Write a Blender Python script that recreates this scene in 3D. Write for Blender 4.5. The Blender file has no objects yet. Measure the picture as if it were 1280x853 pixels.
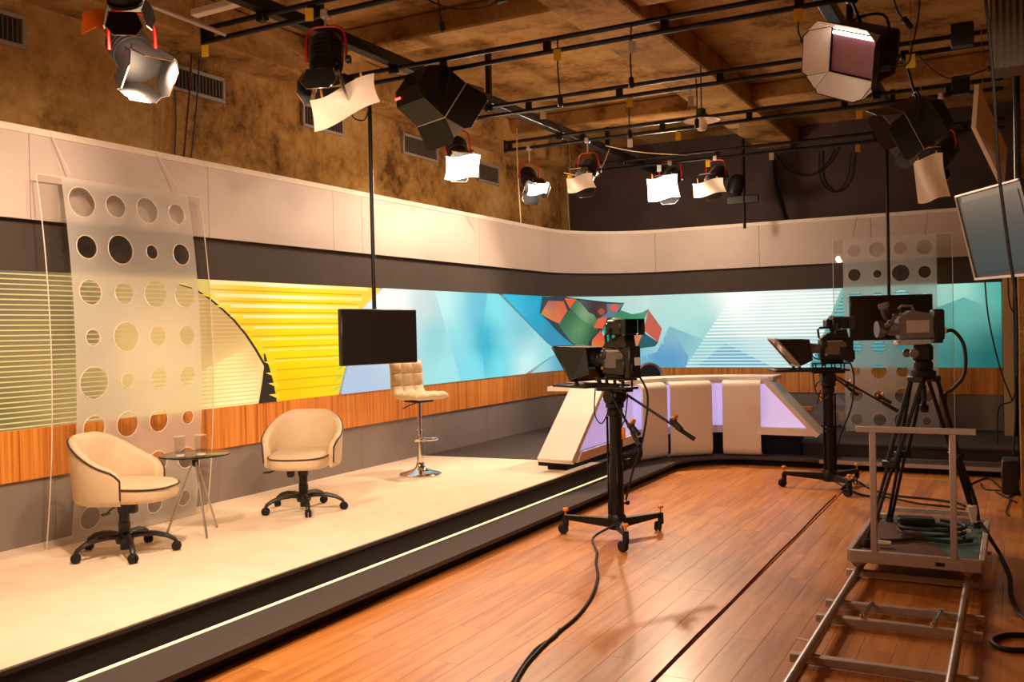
import bpy, bmesh, math, random
from mathutils import Vector, Matrix
random.seed(7)
SC = bpy.context.scene
COL = SC.collection
R = math.radians
PI = math.pi

# ------------------------------------------------------------------ camera, world, exposure
FPX = 1165.0
CAM_YAW, CAM_PITCH, CAM_ROLL, CAM_H = R(28.3), R(-0.66), R(1.22), 1.6
def _basis():
    cy, sy = math.cos(CAM_YAW), math.sin(CAM_YAW)
    f = Vector((-sy*math.cos(CAM_PITCH), cy*math.cos(CAM_PITCH), math.sin(CAM_PITCH)))
    r = Vector((cy, sy, 0)); u = r.cross(f)
    return (r*math.cos(CAM_ROLL)-u*math.sin(CAM_ROLL), u*math.cos(CAM_ROLL)+r*math.sin(CAM_ROLL), f)
CR, CU, CF = _basis()
CP = Vector((0, 0, CAM_H))
cd = bpy.data.cameras.new('camera'); cam = bpy.data.objects.new('camera', cd); COL.objects.link(cam)
m3 = Matrix((CR, CU, -CF)).transposed()
cam.matrix_world = Matrix.Translation(CP) @ m3.to_4x4()
cd.sensor_width = 36; cd.lens = FPX/1280*36; cd.clip_start = .05; cd.clip_end = 100
SC.camera = cam
w = bpy.data.worlds.new('World'); SC.world = w; w.use_nodes = True
w.node_tree.nodes['Background'].inputs[0].default_value = (1, .72, .5, 1)
w.node_tree.nodes['Background'].inputs[1].default_value = .02
SC.view_settings.view_transform = 'Standard'; SC.view_settings.look = 'None'
SC.view_settings.gamma = 1; SC.view_settings.exposure = 0.26
SC.view_settings.use_curve_mapping = False
TUNG = (1, .70, .47)           # tungsten lamp colour
POW = .62                      # master dimmer of the lamps

# ------------------------------------------------------------------ pixel -> place (measuring aid)
def ray(x, y): return CF + CR*((x-640)/FPX) - CU*((y-426.5)/FPX)
def at_z(x, y, z): d = ray(x, y); return CP + d*((z-CP.z)/d.z)
def at_x(x, y, X): d = ray(x, y); return CP + d*((X-CP.x)/d.x)
def at_y(x, y, Y): d = ray(x, y); return CP + d*((Y-CP.y)/d.y)

# ------------------------------------------------------------------ materials
def lin(c):
    return tuple(((v/255)/12.92 if v/255 <= .04045 else ((v/255+.055)/1.055)**2.4) for v in c[:3])
MATS = {}
def mat(name, col, rough=.5, metal=0., noise=0., nscale=20., bump=0., bscale=60., emit=None, estr=0., coat=0., spec=.5, nstretch=None, dark=.6):
    if name in MATS: return MATS[name]
    m = bpy.data.materials.new(name); m.use_nodes = True
    nt = m.node_tree; b = nt.nodes['Principled BSDF']
    c = lin(col)
    b.inputs['Base Color'].default_value = (*c, 1)
    b.inputs['Roughness'].default_value = rough
    b.inputs['Metallic'].default_value = metal
    b.inputs['Specular IOR Level'].default_value = spec
    if coat: b.inputs['Coat Weight'].default_value = coat; b.inputs['Coat Roughness'].default_value = .15
    tc = nt.nodes.new('ShaderNodeTexCoord')
    mp = nt.nodes.new('ShaderNodeMapping'); nt.links.new(tc.outputs['Object'], mp.inputs['Vector'])
    if nstretch: mp.inputs['Scale'].default_value = nstretch
    if noise:
        n = nt.nodes.new('ShaderNodeTexNoise'); n.inputs['Scale'].default_value = nscale; n.inputs['Detail'].default_value = 5
        nt.links.new(mp.outputs['Vector'], n.inputs['Vector'])
        mx = nt.nodes.new('ShaderNodeMix'); mx.data_type = 'RGBA'
        rp = nt.nodes.new('ShaderNodeValToRGB')
        rp.color_ramp.elements[0].position = .35; rp.color_ramp.elements[1].position = .68
        nt.links.new(n.outputs['Fac'], rp.inputs['Fac'])
        nt.links.new(rp.outputs['Color'], mx.inputs['Factor'])
        lo = tuple(v*(1-noise*dark) for v in c); hi = tuple(min(1, v*(1+noise*.5)) for v in c)
        mx.inputs['A'].default_value = (*lo, 1); mx.inputs['B'].default_value = (*hi, 1)
        nt.links.new(mx.outputs['Result'], b.inputs['Base Color'])
    if bump:
        n2 = nt.nodes.new('ShaderNodeTexNoise'); n2.inputs['Scale'].default_value = bscale; n2.inputs['Detail'].default_value = 6
        nt.links.new(tc.outputs['Object'], n2.inputs['Vector'])
        bp = nt.nodes.new('ShaderNodeBump'); bp.inputs['Strength'].default_value = bump; bp.inputs['Distance'].default_value = .02
        nt.links.new(n2.outputs['Fac'], bp.inputs['Height']); nt.links.new(bp.outputs['Normal'], b.inputs['Normal'])
    if emit:
        b.inputs['Emission Color'].default_value = (*lin(emit), 1); b.inputs['Emission Strength'].default_value = estr
    MATS[name] = m
    return m

def wood_mat(name, c1, c2, c3, grain_scale, rough=.4, coat=0., axis='Y', planks=False):
    m = bpy.data.materials.new(name); m.use_nodes = True; nt = m.node_tree; b = nt.nodes['Principled BSDF']
    tc = nt.nodes.new('ShaderNodeTexCoord'); mp = nt.nodes.new('ShaderNodeMapping')
    mp.inputs['Scale'].default_value = grain_scale
    src = tc.outputs['Object']
    if planks:
        oi = nt.nodes.new('ShaderNodeObjectInfo')
        va = nt.nodes.new('ShaderNodeVectorMath'); va.operation = 'ADD'
        sc = nt.nodes.new('ShaderNodeVectorMath'); sc.operation = 'SCALE'; sc.inputs['Scale'].default_value = 37
        cx = nt.nodes.new('ShaderNodeCombineXYZ')
        for k in range(3): nt.links.new(oi.outputs['Random'], cx.inputs[k])
        nt.links.new(cx.outputs[0], sc.inputs[0]); nt.links.new(sc.outputs[0], va.inputs[1]); nt.links.new(src, va.inputs[0])
        src = va.outputs[0]
    nt.links.new(src, mp.inputs['Vector'])
    n = nt.nodes.new('ShaderNodeTexNoise'); n.inputs['Scale'].default_value = 1.0; n.inputs['Detail'].default_value = 6; n.inputs['Roughness'].default_value = .6
    nt.links.new(mp.outputs['Vector'], n.inputs['Vector'])
    rp = nt.nodes.new('ShaderNodeValToRGB')
    e = rp.color_ramp.elements; e[0].position = .3; e[0].color = (*lin(c1), 1); e[1].position = .7; e[1].color = (*lin(c3), 1)
    k = rp.color_ramp.elements.new(.5); k.color = (*lin(c2), 1)
    nt.links.new(n.outputs['Fac'], rp.inputs['Fac'])
    out = rp.outputs['Color']
    if planks:
        hs = nt.nodes.new('ShaderNodeHueSaturation'); mr = nt.nodes.new('ShaderNodeMapRange')
        mr.inputs['To Min'].default_value = .9; mr.inputs['To Max'].default_value = 1.07
        nt.links.new(oi.outputs['Random'], mr.inputs['Value']); nt.links.new(mr.outputs[0], hs.inputs['Value'])
        nt.links.new(out, hs.inputs['Color']); out = hs.outputs['Color']
    nt.links.new(out, b.inputs['Base Color'])
    b.inputs['Roughness'].default_value = rough
    if coat: b.inputs['Coat Weight'].default_value = coat; b.inputs['Coat Roughness'].default_value = .2
    MATS[name] = m
    return m

def glass_mat(name, tint, refl=.08, rough=.02):
    m = bpy.data.materials.new(name); m.use_nodes = True; nt = m.node_tree; nt.nodes.clear()
    o = nt.nodes.new('ShaderNodeOutputMaterial'); t = nt.nodes.new('ShaderNodeBsdfTransparent'); g = nt.nodes.new('ShaderNodeBsdfGlossy')
    t.inputs[0].default_value = (*tint, 1); g.inputs['Roughness'].default_value = rough
    f = nt.nodes.new('ShaderNodeLayerWeight'); f.inputs[0].default_value = .5
    pw = nt.nodes.new('ShaderNodeMath'); pw.operation = 'POWER'; pw.inputs[1].default_value = 4.5
    nt.links.new(f.outputs['Facing'], pw.inputs[0])
    ad = nt.nodes.new('ShaderNodeMath'); ad.operation = 'MULTIPLY_ADD'; ad.inputs[1].default_value = .7; ad.inputs[2].default_value = .03+refl*.15; ad.use_clamp = True
    nt.links.new(pw.outputs[0], ad.inputs[0])
    x = nt.nodes.new('ShaderNodeMixShader'); nt.links.new(ad.outputs[0], x.inputs[0]); nt.links.new(t.outputs[0], x.inputs[1]); nt.links.new(g.outputs[0], x.inputs[2])
    nt.links.new(x.outputs[0], o.inputs[0]); MATS[name] = m
    return m

def frost_mat(name):
    m = bpy.data.materials.new(name); m.use_nodes = True; nt = m.node_tree; nt.nodes.clear()
    o = nt.nodes.new('ShaderNodeOutputMaterial')
    d = nt.nodes.new('ShaderNodeBsdfDiffuse'); d.inputs[0].default_value = (.93, .90, .86, 1)
    t = nt.nodes.new('ShaderNodeBsdfTranslucent'); t.inputs[0].default_value = (.8, .78, .75, 1)
    r = nt.nodes.new('ShaderNodeBsdfRefraction'); r.inputs['Roughness'].default_value = .55; r.inputs['IOR'].default_value = 1.28
    n = nt.nodes.new('ShaderNodeTexNoise'); n.inputs['Scale'].default_value = 3
    a = nt.nodes.new('ShaderNodeMixShader'); a.inputs[0].default_value = .35
    nt.links.new(d.outputs[0], a.inputs[1]); nt.links.new(t.outputs[0], a.inputs[2])
    b = nt.nodes.new('ShaderNodeMixShader'); b.inputs[0].default_value = .45
    nt.links.new(a.outputs[0], b.inputs[1]); nt.links.new(r.outputs[0], b.inputs[2])
    tr = nt.nodes.new('ShaderNodeBsdfTransparent'); x = nt.nodes.new('ShaderNodeMixShader'); x.inputs[0].default_value = .10
    nt.links.new(b.outputs[0], x.inputs[1]); nt.links.new(tr.outputs[0], x.inputs[2])
    nt.links.new(x.outputs[0], o.inputs[0]); MATS[name] = m
    return m

def print_mat(name, estr, base=.35):
    m = bpy.data.materials.new(name); m.use_nodes = True; nt = m.node_tree; b = nt.nodes['Principled BSDF']
    a = nt.nodes.new('ShaderNodeAttribute'); a.attribute_name = 'ink'
    mx = nt.nodes.new('ShaderNodeVectorMath'); mx.operation = 'SCALE'; mx.inputs['Scale'].default_value = base
    nt.links.new(a.outputs['Color'], mx.inputs[0]); nt.links.new(mx.outputs[0], b.inputs['Base Color'])
    nt.links.new(a.outputs['Color'], b.inputs['Emission Color']); b.inputs['Emission Strength'].default_value = estr
    b.inputs['Roughness'].default_value = .28; b.inputs['Specular IOR Level'].default_value = .4
    MATS[name] = m
    return m

def emit_mat(name, col, s):
    m = bpy.data.materials.new(name); m.use_nodes = True; nt = m.node_tree; b = nt.nodes['Principled BSDF']
    b.inputs['Base Color'].default_value = (.8, .8, .8, 1)
    b.inputs['Emission Color'].default_value = (*col, 1); b.inputs['Emission Strength'].default_value = s
    MATS[name] = m
    return m

def plaster_mat(name, c1, c2, c3, sc=1.):
    m = bpy.data.materials.new(name); m.use_nodes = True; nt = m.node_tree; b = nt.nodes['Principled BSDF']
    tc = nt.nodes.new('ShaderNodeTexCoord')
    def N(s, d, r=.6):
        n = nt.nodes.new('ShaderNodeTexNoise'); n.inputs['Scale'].default_value = s*sc; n.inputs['Detail'].default_value = d; n.inputs['Roughness'].default_value = r
        nt.links.new(tc.outputs['Object'], n.inputs['Vector']); return n
    big, fine, grit = N(1.1, 4), N(9, 8, .75), N(60, 3)
    ad = nt.nodes.new('ShaderNodeMath'); ad.operation = 'MULTIPLY_ADD'; ad.inputs[1].default_value = .36
    nt.links.new(fine.outputs['Fac'], ad.inputs[0])
    hb = nt.nodes.new('ShaderNodeMath'); hb.operation = 'MULTIPLY'; hb.inputs[1].default_value = .69
    nt.links.new(big.outputs['Fac'], hb.inputs[0]); nt.links.new(hb.outputs[0], ad.inputs[2])
    rp = nt.nodes.new('ShaderNodeValToRGB'); e = rp.color_ramp.elements
    e[0].position = .40; e[0].color = (*lin(c1), 1); e[1].position = .66; e[1].color = (*lin(c3), 1)
    k = e.new(.52); k.color = (*lin(c2), 1)
    nt.links.new(ad.outputs[0], rp.inputs['Fac']); nt.links.new(rp.outputs['Color'], b.inputs['Base Color'])
    b.inputs['Roughness'].default_value = .95; b.inputs['Specular IOR Level'].default_value = .15
    hs = nt.nodes.new('ShaderNodeMath'); hs.operation = 'ADD'
    nt.links.new(fine.outputs['Fac'], hs.inputs[0]); nt.links.new(grit.outputs['Fac'], hs.inputs[1])
    bp = nt.nodes.new('ShaderNodeBump'); bp.inputs['Strength'].default_value = .9; bp.inputs['Distance'].default_value = .03
    nt.links.new(hs.outputs[0], bp.inputs['Height']); nt.links.new(bp.outputs['Normal'], b.inputs['Normal'])
    MATS[name] = m
# surfaces
plaster_mat('plaster', (98, 64, 28), (184, 138, 76), (212, 174, 112))
plaster_mat('ceilplaster', (120, 80, 36), (182, 136, 76), (204, 162, 100), 1.6)
mat('blackwall', (70, 56, 54), .85, noise=.35, nscale=2, bump=.3, bscale=12)
mat('soffit', (205, 190, 182), .45, noise=.06, nscale=3, spec=.4)
mat('soffit_trim', (235, 222, 208), .5, noise=.04)
mat('darkband', (72, 62, 58), .8, noise=.12, nscale=8)
mat('greypanel', (140, 128, 122), .6, noise=.08, nscale=3)
mat('felt', (242, 222, 198), .95, noise=.07, nscale=5, bump=.25, bscale=160)
mat('carpet_dark', (78, 68, 66), .95, noise=.12, nscale=30, bump=.3, bscale=200)
mat('carpet_edge', (58, 50, 48), .9, noise=.1, nscale=30)
mat('darkvoid', (14, 12, 11), .9, noise=.1)
wood_mat('veneer', (176, 94, 26), (226, 140, 50), (240, 168, 84), (45, 45, .6), .45)
wood_mat('plank', (180, 104, 44), (208, 132, 62), (222, 152, 82), (16, 1.1, 16), .40, coat=.12, planks=True)
# things
mat('blackmetal', (22, 20, 20), .45, .3, noise=.15)
mat('blackpipe', (20, 17, 16), .4, .4, noise=.15)
mat('blackplastic', (26, 24, 24), .42, noise=.12)
mat('blackgloss', (14, 13, 13), .12, noise=.05)
mat('screen', (16, 15, 18), .16, noise=.05, spec=.45)
mat('screen_matte', (34, 30, 30), .6, noise=.05, spec=.2)
mat('screen_blue', (50, 62, 74), .3, noise=.1, nscale=3)
mat('chrome', (225, 220, 215), .1, 1., noise=.03)
mat('alu', (190, 180, 175), .35, .9, noise=.06)
mat('alu_dull', (196, 178, 172), .45, .25, noise=.08)
mat('rubber', (24, 22, 22), .8, noise=.1)
mat('redmetal', (190, 22, 18), .4, noise=.05)
mat('orange', (235, 140, 30), .5, noise=.05)
mat('orangegel', (255, 120, 20), .6, noise=.08)
mat('peg', (225, 160, 60), .7, noise=.1)
mat('cream_leather', (222, 198, 164), .5, noise=.05, nscale=12, bump=.08, bscale=180)
mat('piping', (62, 48, 40), .6, noise=.08)
mat('white_lam', (232, 220, 208), .38, noise=.03, nscale=3)
mat('yellowtag', (240, 195, 40), .6, noise=.06)
mat('whitetag', (225, 225, 215), .6, noise=.06)
mat('paper', (235, 220, 205), .85, noise=.05)
mat('board', (245, 235, 226), .8, noise=.04)
mat('wallcream', (205, 180, 140), .7, noise=.06)
mat('corrugated', (120, 112, 100), .5, .4, noise=.15, nscale=6)
mat('greenenamel', (40, 90, 45), .35, noise=.08)
mat('cable', (18, 16, 16), .6, noise=.1)
mat('cablered', (90, 22, 24), .6, noise=.1)
mat('cableblue', (52, 52, 90), .6, noise=.1)
mat('rope', (190, 165, 110), .8, noise=.1)
mat('teal_ply', (70, 100, 100), .6, noise=.15, nscale=6)
mat('brown_board', (92, 56, 40), .6, noise=.2, nscale=5)
mat('wheel_brown', (140, 80, 40), .6, noise=.15)
mat('camgrey', (112, 102, 98), .45, noise=.12)
mat('camblack', (30, 28, 28), .4, noise=.12)
mat('lensglass', (24, 22, 34), .05, noise=.02, coat=1)
mat('tape', (225, 205, 180), .7, noise=.08)
mat('yellowtape', (235, 190, 30), .6, noise=.06)
mat('vent', (150, 138, 125), .6, .2, noise=.1)
mat('ventdark', (40, 34, 30), .8, noise=.1)
mat('louvre', (104, 92, 80), .7, noise=.1)
mat('gelpurple', (150, 100, 130), .3, noise=.06)
mat('reflector', (250, 238, 228), .35, 0., noise=.04)
emit_mat('tube_on', (1, .84, .66), 5)
mat('tan_trim', (176, 150, 120), .5, noise=.08)
emit_mat('lamp_on', (1, .86, .66), 40)
emit_mat('paper_on', (1, .88, .72), 9)
emit_mat('led', (1, .80, .42), 1.0)
emit_mat('lavender', (.46, .40, .90), .5)
emit_mat('redled', (1, .05, .02), 3)
print_mat('print', .78, .3)
frost_mat('frost'); glass_mat('acrylic', (.95, .95, .94)); glass_mat('glass', (.985, .985, .98), .3); glass_mat('tableglass', (.72, .74, .66), 1.0); glass_mat('promptglass', (.30, .28, .27), .5)
mat('acryledge', (235, 222, 205), .3, noise=.03)

# ------------------------------------------------------------------ mesh builder
class MB:
    def __init__(s): s.v = []; s.f = []; s.m = []
    def add(s, vs, fs, mi=0, M=None):
        o = len(s.v)
        for p in vs:
            p = Vector(p)
            s.v.append(M @ p if M is not None else p)
        for f in fs: s.f.append(tuple(i+o for i in f)); s.m.append(mi)
        return s
    def box(s, c, d, ch=0., mi=0, M=None):
        c = Vector(c); hx, hy, hz = d[0]/2, d[1]/2, d[2]/2
        if ch <= 0:
            vs = [c+Vector((x*hx, y*hy, z*hz)) for x in (-1, 1) for y in (-1, 1) for z in (-1, 1)]
            fs = [(0,1,3,2),(4,6,7,5),(0,4,5,1),(2,3,7,6),(0,2,6,4),(1,5,7,3)]
            return s.add(vs, fs, mi, M)
        ch = min(ch, hx*.9, hy*.9, hz*.9); H = (hx, hy, hz); vs = []; ix = {}
        for sx in (-1, 1):
            for sy in (-1, 1):
                for sz in (-1, 1):
                    sg = (sx, sy, sz)
                    for a in range(3):
                        p = [sg[k]*(H[k] if k == a else H[k]-ch) for k in range(3)]
                        ix[(sg, a)] = len(vs); vs.append(c+Vector(p))
        fs = []
        for a in range(3):
            b, d2 = (a+1) % 3, (a+2) % 3
            for sa in (-1, 1):
                q = []
                for (sb, sd) in ((-1,-1),(1,-1),(1,1),(-1,1)):
                    g = [0,0,0]; g[a] = sa; g[b] = sb; g[d2] = sd; q.append(ix[(tuple(g), a)])
                fs.append(tuple(q if sa > 0 else q[::-1]))
            for sb in (-1, 1):
                for sd in (-1, 1):
                    g0 = [0,0,0]; g0[a] = -1; g0[b] = sb; g0[d2] = sd; g1 = list(g0); g1[a] = 1
                    q = [ix[(tuple(g0), b)], ix[(tuple(g1), b)], ix[(tuple(g1), d2)], ix[(tuple(g0), d2)]]
                    fs.append(tuple(q if sb*sd < 0 else q[::-1]))
        for sx in (-1, 1):
            for sy in (-1, 1):
                for sz in (-1, 1):
                    q = [ix[((sx,sy,sz), k)] for k in range(3)]
                    fs.append(tuple(q if sx*sy*sz > 0 else q[::-1]))
        return s.add(vs, fs, mi, M)
    def bar(s, a, b, wd, ht, ch=0., up=(0,0,1), mi=0, M=None):
        a, b = Vector(a), Vector(b); d = (b-a); L = d.length; x = d.normalized()
        u = Vector(up)
        if abs(x.dot(u)) > .98: u = Vector((1,0,0)) if abs(x.x) < .9 else Vector((0,1,0))
        y = u.cross(x).normalized(); z = x.cross(y)
        T = Matrix((x, y, z)).transposed().to_4x4(); T.translation = (a+b)/2
        if M is not None: T = M @ T
        return s.box((0,0,0), (L, wd, ht), ch, mi, T)
    def tube(s, path, r, seg=8, closed=False, mi=0, M=None, flat=1.):
        P = [Vector(p) for p in path]; n = len(P)
        rs = r if isinstance(r, (list, tuple)) else [r]*n
        T = []
        for i in range(n):
            if closed: t = P[(i+1) % n]-P[i-1]
            else: t = P[min(i+1, n-1)]-P[max(i-1, 0)]
            T.append(t.normalized() if t.length > 1e-9 else Vector((0,0,1)))
        u = Vector((0,0,1)) if abs(T[0].z) < .9 else Vector((1,0,0))
        u = (u - T[0]*u.dot(T[0])).normalized(); vs = []
        for i in range(n):
            u = u - T[i]*u.dot(T[i])
            if u.length < 1e-6: u = T[i].orthogonal()
            u.normalize(); w2 = T[i].cross(u)
            for k in range(seg):
                a = 2*PI*k/seg
                vs.append(P[i]+u*(math.cos(a)*rs[i]*flat)+w2*(math.sin(a)*rs[i]))
        fs = []
        rng = n if closed else n-1
        for i in range(rng):
            j = (i+1) % n
            for k in range(seg):
                l = (k+1) % seg
                fs.append((i*seg+k, i*seg+l, j*seg+l, j*seg+k))
        if not closed:
            fs.append(tuple(range(seg-1, -1, -1))); fs.append(tuple((n-1)*seg+k for k in range(seg)))
        return s.add(vs, fs, mi, M)
    def lathe(s, prof, seg=24, mi=0, M=None, cap=True):
        vs = []; fs = []; n = len(prof)
        for (r, z) in prof:
            for k in range(seg):
                a = 2*PI*k/seg; vs.append((r*math.cos(a), r*math.sin(a), z))
        for i in range(n-1):
            for k in range(seg):
                l = (k+1) % seg; fs.append((i*seg+k, i*seg+l, (i+1)*seg+l, (i+1)*seg+k))
        if cap:
            if prof[0][0] > 1e-6: fs.append(tuple(range(seg-1, -1, -1)))
            if prof[-1][0] > 1e-6: fs.append(tuple((n-1)*seg+k for k in range(seg)))
        return s.add(vs, fs, mi, M)
    def prism(s, poly, z0, z1, mi=0, M=None):
        n = len(poly); vs = [(p[0], p[1], z0) for p in poly]+[(p[0], p[1], z1) for p in poly]
        fs = [tuple(range(n-1, -1, -1)), tuple(range(n, 2*n))]+[(i, (i+1) % n, n+(i+1) % n, n+i) for i in range(n)]
        return s.add(vs, fs, mi, M)
    def slab(s, pts, th, mi=0, M=None):          # planar polygon in 3-D given a thickness
        P = [Vector(p) for p in pts]; nrm = (P[1]-P[0]).cross(P[2]-P[0]).normalized()*th; n = len(P)
        fs = [tuple(range(n-1, -1, -1)), tuple(range(n, 2*n))]+[(i, (i+1) % n, n+(i+1) % n, n+i) for i in range(n)]
        return s.add(P+[p+nrm for p in P], fs, mi, M)
    def sheet(s, rows, th, mi=0, M=None):        # grid of points (list of rows), thickened along its normals
        nr, nc = len(rows), len(rows[0]); G = [[Vector(p) for p in r] for r in rows]; top = []; bot = []
        for i in range(nr):
            for j in range(nc):
                du = G[min(i+1, nr-1)][j]-G[max(i-1, 0)][j]; dv = G[i][min(j+1, nc-1)]-G[i][max(j-1, 0)]
                nn = du.cross(dv); nn = nn.normalized() if nn.length > 1e-9 else Vector((0,0,1))
                top.append(G[i][j]+nn*th/2); bot.append(G[i][j]-nn*th/2)
        o = nr*nc; fs = []
        for i in range(nr-1):
            for j in range(nc-1):
                a, b, c, d = i*nc+j, i*nc+j+1, (i+1)*nc+j+1, (i+1)*nc+j
                fs.append((d, c, b, a)[::-1]); fs.append((o+a, o+b, o+c, o+d)[::-1])
        edge = [j for j in range(nc)]+[i*nc+nc-1 for i in range(1, nr)]+[(nr-1)*nc+j for j in range(nc-2, -1, -1)]+[i*nc for i in range(nr-2, 0, -1)]
        for k in range(len(edge)):
            a, b = edge[k], edge[(k+1) % len(edge)]; fs.append((a, b, o+b, o+a))
        return s.add(top+bot, fs, mi, M)

def obj(name, mb, mats, parent=None, smooth=True, world=False, ang=38):
    if isinstance(mats, str): mats = [mats]
    me = bpy.data.meshes.new(name)
    V = mb.v
    if world and parent is not None:
        I = parent_matrix(parent).inverted(); V = [I @ p for p in V]
    me.from_pydata([tuple(p) for p in V], [], mb.f)
    for k in mats: me.materials.append(MATS[k])
    if len(mats) > 1: me.polygons.foreach_set('material_index', mb.m)
    me.validate(); me.update()
    bm = bmesh.new(); bm.from_mesh(me); bmesh.ops.recalc_face_normals(bm, faces=bm.faces); bm.to_mesh(me); bm.free()
    if smooth:
        me.polygons.foreach_set('use_smooth', [True]*len(me.polygons)); me.set_sharp_from_angle(angle=R(ang))
    o = bpy.data.objects.new(name, me); COL.objects.link(o)
    if parent is not None: o.parent = parent
    return o
def parent_matrix(o):
    M = o.matrix_basis.copy()
    while o.parent is not None: o = o.parent; M = o.matrix_basis @ M
    return M
def tag(o, label, cat, group=None):
    o['label'] = label; o['category'] = cat
    if group: o['group'] = group
    return o
def thing(name, label, cat, loc=(0,0,0), rz=0., group=None):
    o = bpy.data.objects.new(name, None); COL.objects.link(o)
    o.location = loc; o.rotation_euler = (0, 0, rz); o.empty_display_size = .1
    return tag(o, label, cat, group)
def struct(name, mb, mats, label=None, smooth=True, parent=None, ang=38):
    o = obj(name, mb, mats, parent, smooth, ang=ang)
    if parent is None: o['kind'] = 'structure'
    if label: o['label'] = label
    return o
def copy_tree(o, parent=None):
    c = o.copy(); COL.objects.link(c)
    if parent is not None: c.parent = parent
    for ch in list(o.children): copy_tree(ch, c)
    return c
def setlight(o, L):
    o.name = L
def spot(parent, loc, direc, power, size=110, blend=.6, col=TUNG, rad=.06):
    d = bpy.data.lights.new('lamp_light', 'SPOT'); d.energy = power*POW; d.color = col; d.spot_size = R(size); d.spot_blend = blend; d.shadow_soft_size = rad
    o = bpy.data.objects.new('lamp_light', d); COL.objects.link(o); o.parent = parent; o.location = loc
    o.rotation_euler = Vector(direc).to_track_quat('-Z', 'Y').to_euler()
    return o
def smooth_path(pts, n=6, closed=False):
    P = [Vector(p) for p in pts]; out = []; m = len(P)
    rng = m if closed else m-1
    for i in range(rng):
        if closed: a, b, c, d = P[i-1], P[i], P[(i+1) % m], P[(i+2) % m]
        else: a, b, c, d = P[max(i-1,0)], P[i], P[i+1], P[min(i+2,m-1)]
        for k in range(n):
            t = k/n
            out.append(.5*((2*b)+(c-a)*t+(2*a-5*b+4*c-d)*t*t+(-a+3*b-3*c+d)*t**3))
    if not closed: out.append(P[-1])
    return out

# ================================================================== THE SETTING
XL, YB, RC = -5.70, 12.77, 1.35            # set wall plane, back plane, corner radius
XW, YW, ZC = -6.0, 13.1, 4.3               # building walls, ceiling
YT = YB-RC; LA = RC*PI/2; S_END = YT+LA+(-.12-(XL+RC))
def wall_pt(s, z, off=0.):
    if s <= YT: return Vector((XL+off, s, z))
    if s >= YT+LA: return Vector((XL+RC+(s-YT-LA), YB-off, z))
    a = (s-YT)/RC; r = RC-off
    return Vector((XL+RC-r*math.cos(a), YB-RC+r*math.sin(a), z))
def wall_s(x, y):                          # where a sight line meets the set wall
    p = at_x(x, y, XL)
    d = ray(x, y)
    if d.x < 0 and p.y <= YT: return p.y, p.z
    q = at_y(x, y, YB)
    if q.x >= XL+RC: return YT+LA+q.x-(XL+RC), q.z
    cx, cy = XL+RC, YB-RC; ox, oy = CP.x-cx, CP.y-cy
    A = d.x*d.x+d.y*d.y; B = 2*(ox*d.x+oy*d.y); Cc = ox*ox+oy*oy-RC*RC
    t = (-B+math.sqrt(max(0, B*B-4*A*Cc)))/(2*A); p = CP+d*t
    return YT+RC*math.atan2(p.y-cy, cx-p.x), p.z
def s_steps(s0, s1):
    S = [s0]
    for k in range(0, 25):
        s = YT+LA*k/24
        if s0+1e-4 < s < s1-1e-4: S.append(s)
    S.append(s1); return S
def strip(mb, s0, s1, z0, z1, off, th=.03, mi=0):
    S = s_steps(s0, s1); n = len(S); vs = []
    for s in S:
        vs += [wall_pt(s, z0, off), wall_pt(s, z1, off), wall_pt(s, z1, off-th), wall_pt(s, z0, off-th)]
    fs = [(0,1,2,3), tuple(4*(n-1)+k for k in (3,2,1,0))]
    for i in range(n-1):
        for k in range(4):
            l = (k+1) % 4; fs.append((4*i+k, 4*(i+1)+k, 4*(i+1)+l, 4*i+l))
    return mb.add(vs, fs, mi)
S0 = -2.3
# building shell
struct('wall_left', MB().box((XW-.1, 5.3, 2.15), (.2, 15.6, 4.3)), 'plaster', 'rough brown sprayed plaster wall above the set')
struct('wall_back', MB().box((-1.5, YW+.1, 2.15), (9.4, .2, 4.3)), 'blackwall', 'black painted wall above the set')
struct('wall_front', MB().box((-1.5, -2.5, 2.15), (9.4, .2, 4.3)), 'plaster')
struct('wall_right', MB().box((3.1, 3.0, 2.15), (.2, 11.2, 4.3)).box((1.62, 10.8, 2.15), (3.16, 4.6, 4.3)), 'plaster', 'rough brown wall beside the set')
ceil = struct('ceiling', MB().box((-1.5, 5.3, ZC+.1), (9.4, 15.8, .2)), 'ceilplaster', 'rough brown sprayed ceiling')
for yy in (2.75, 6.62, 10.5):
    for (x0, x1) in ((-5.62, -3.1), (-2.55, 3.0)):
        if yy > 8.5 and x1 > 0: x1 = .04
        obj('ceiling_beam', MB().box(((x0+x1)/2, yy+.16, ZC-.1), (x1-x0, .32, .2), .02), 'ceilplaster', ceil)
obj('ceiling_beam', MB().box((-2.82, 5.3, ZC-.13), (.55, 15.6, .26), .02), 'ceilplaster', ceil)
obj('wall_beam', MB().box((-5.8, 5.3, ZC-.18), (.4, 15.6, .36), .02), 'ceilplaster', ceil)
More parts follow.
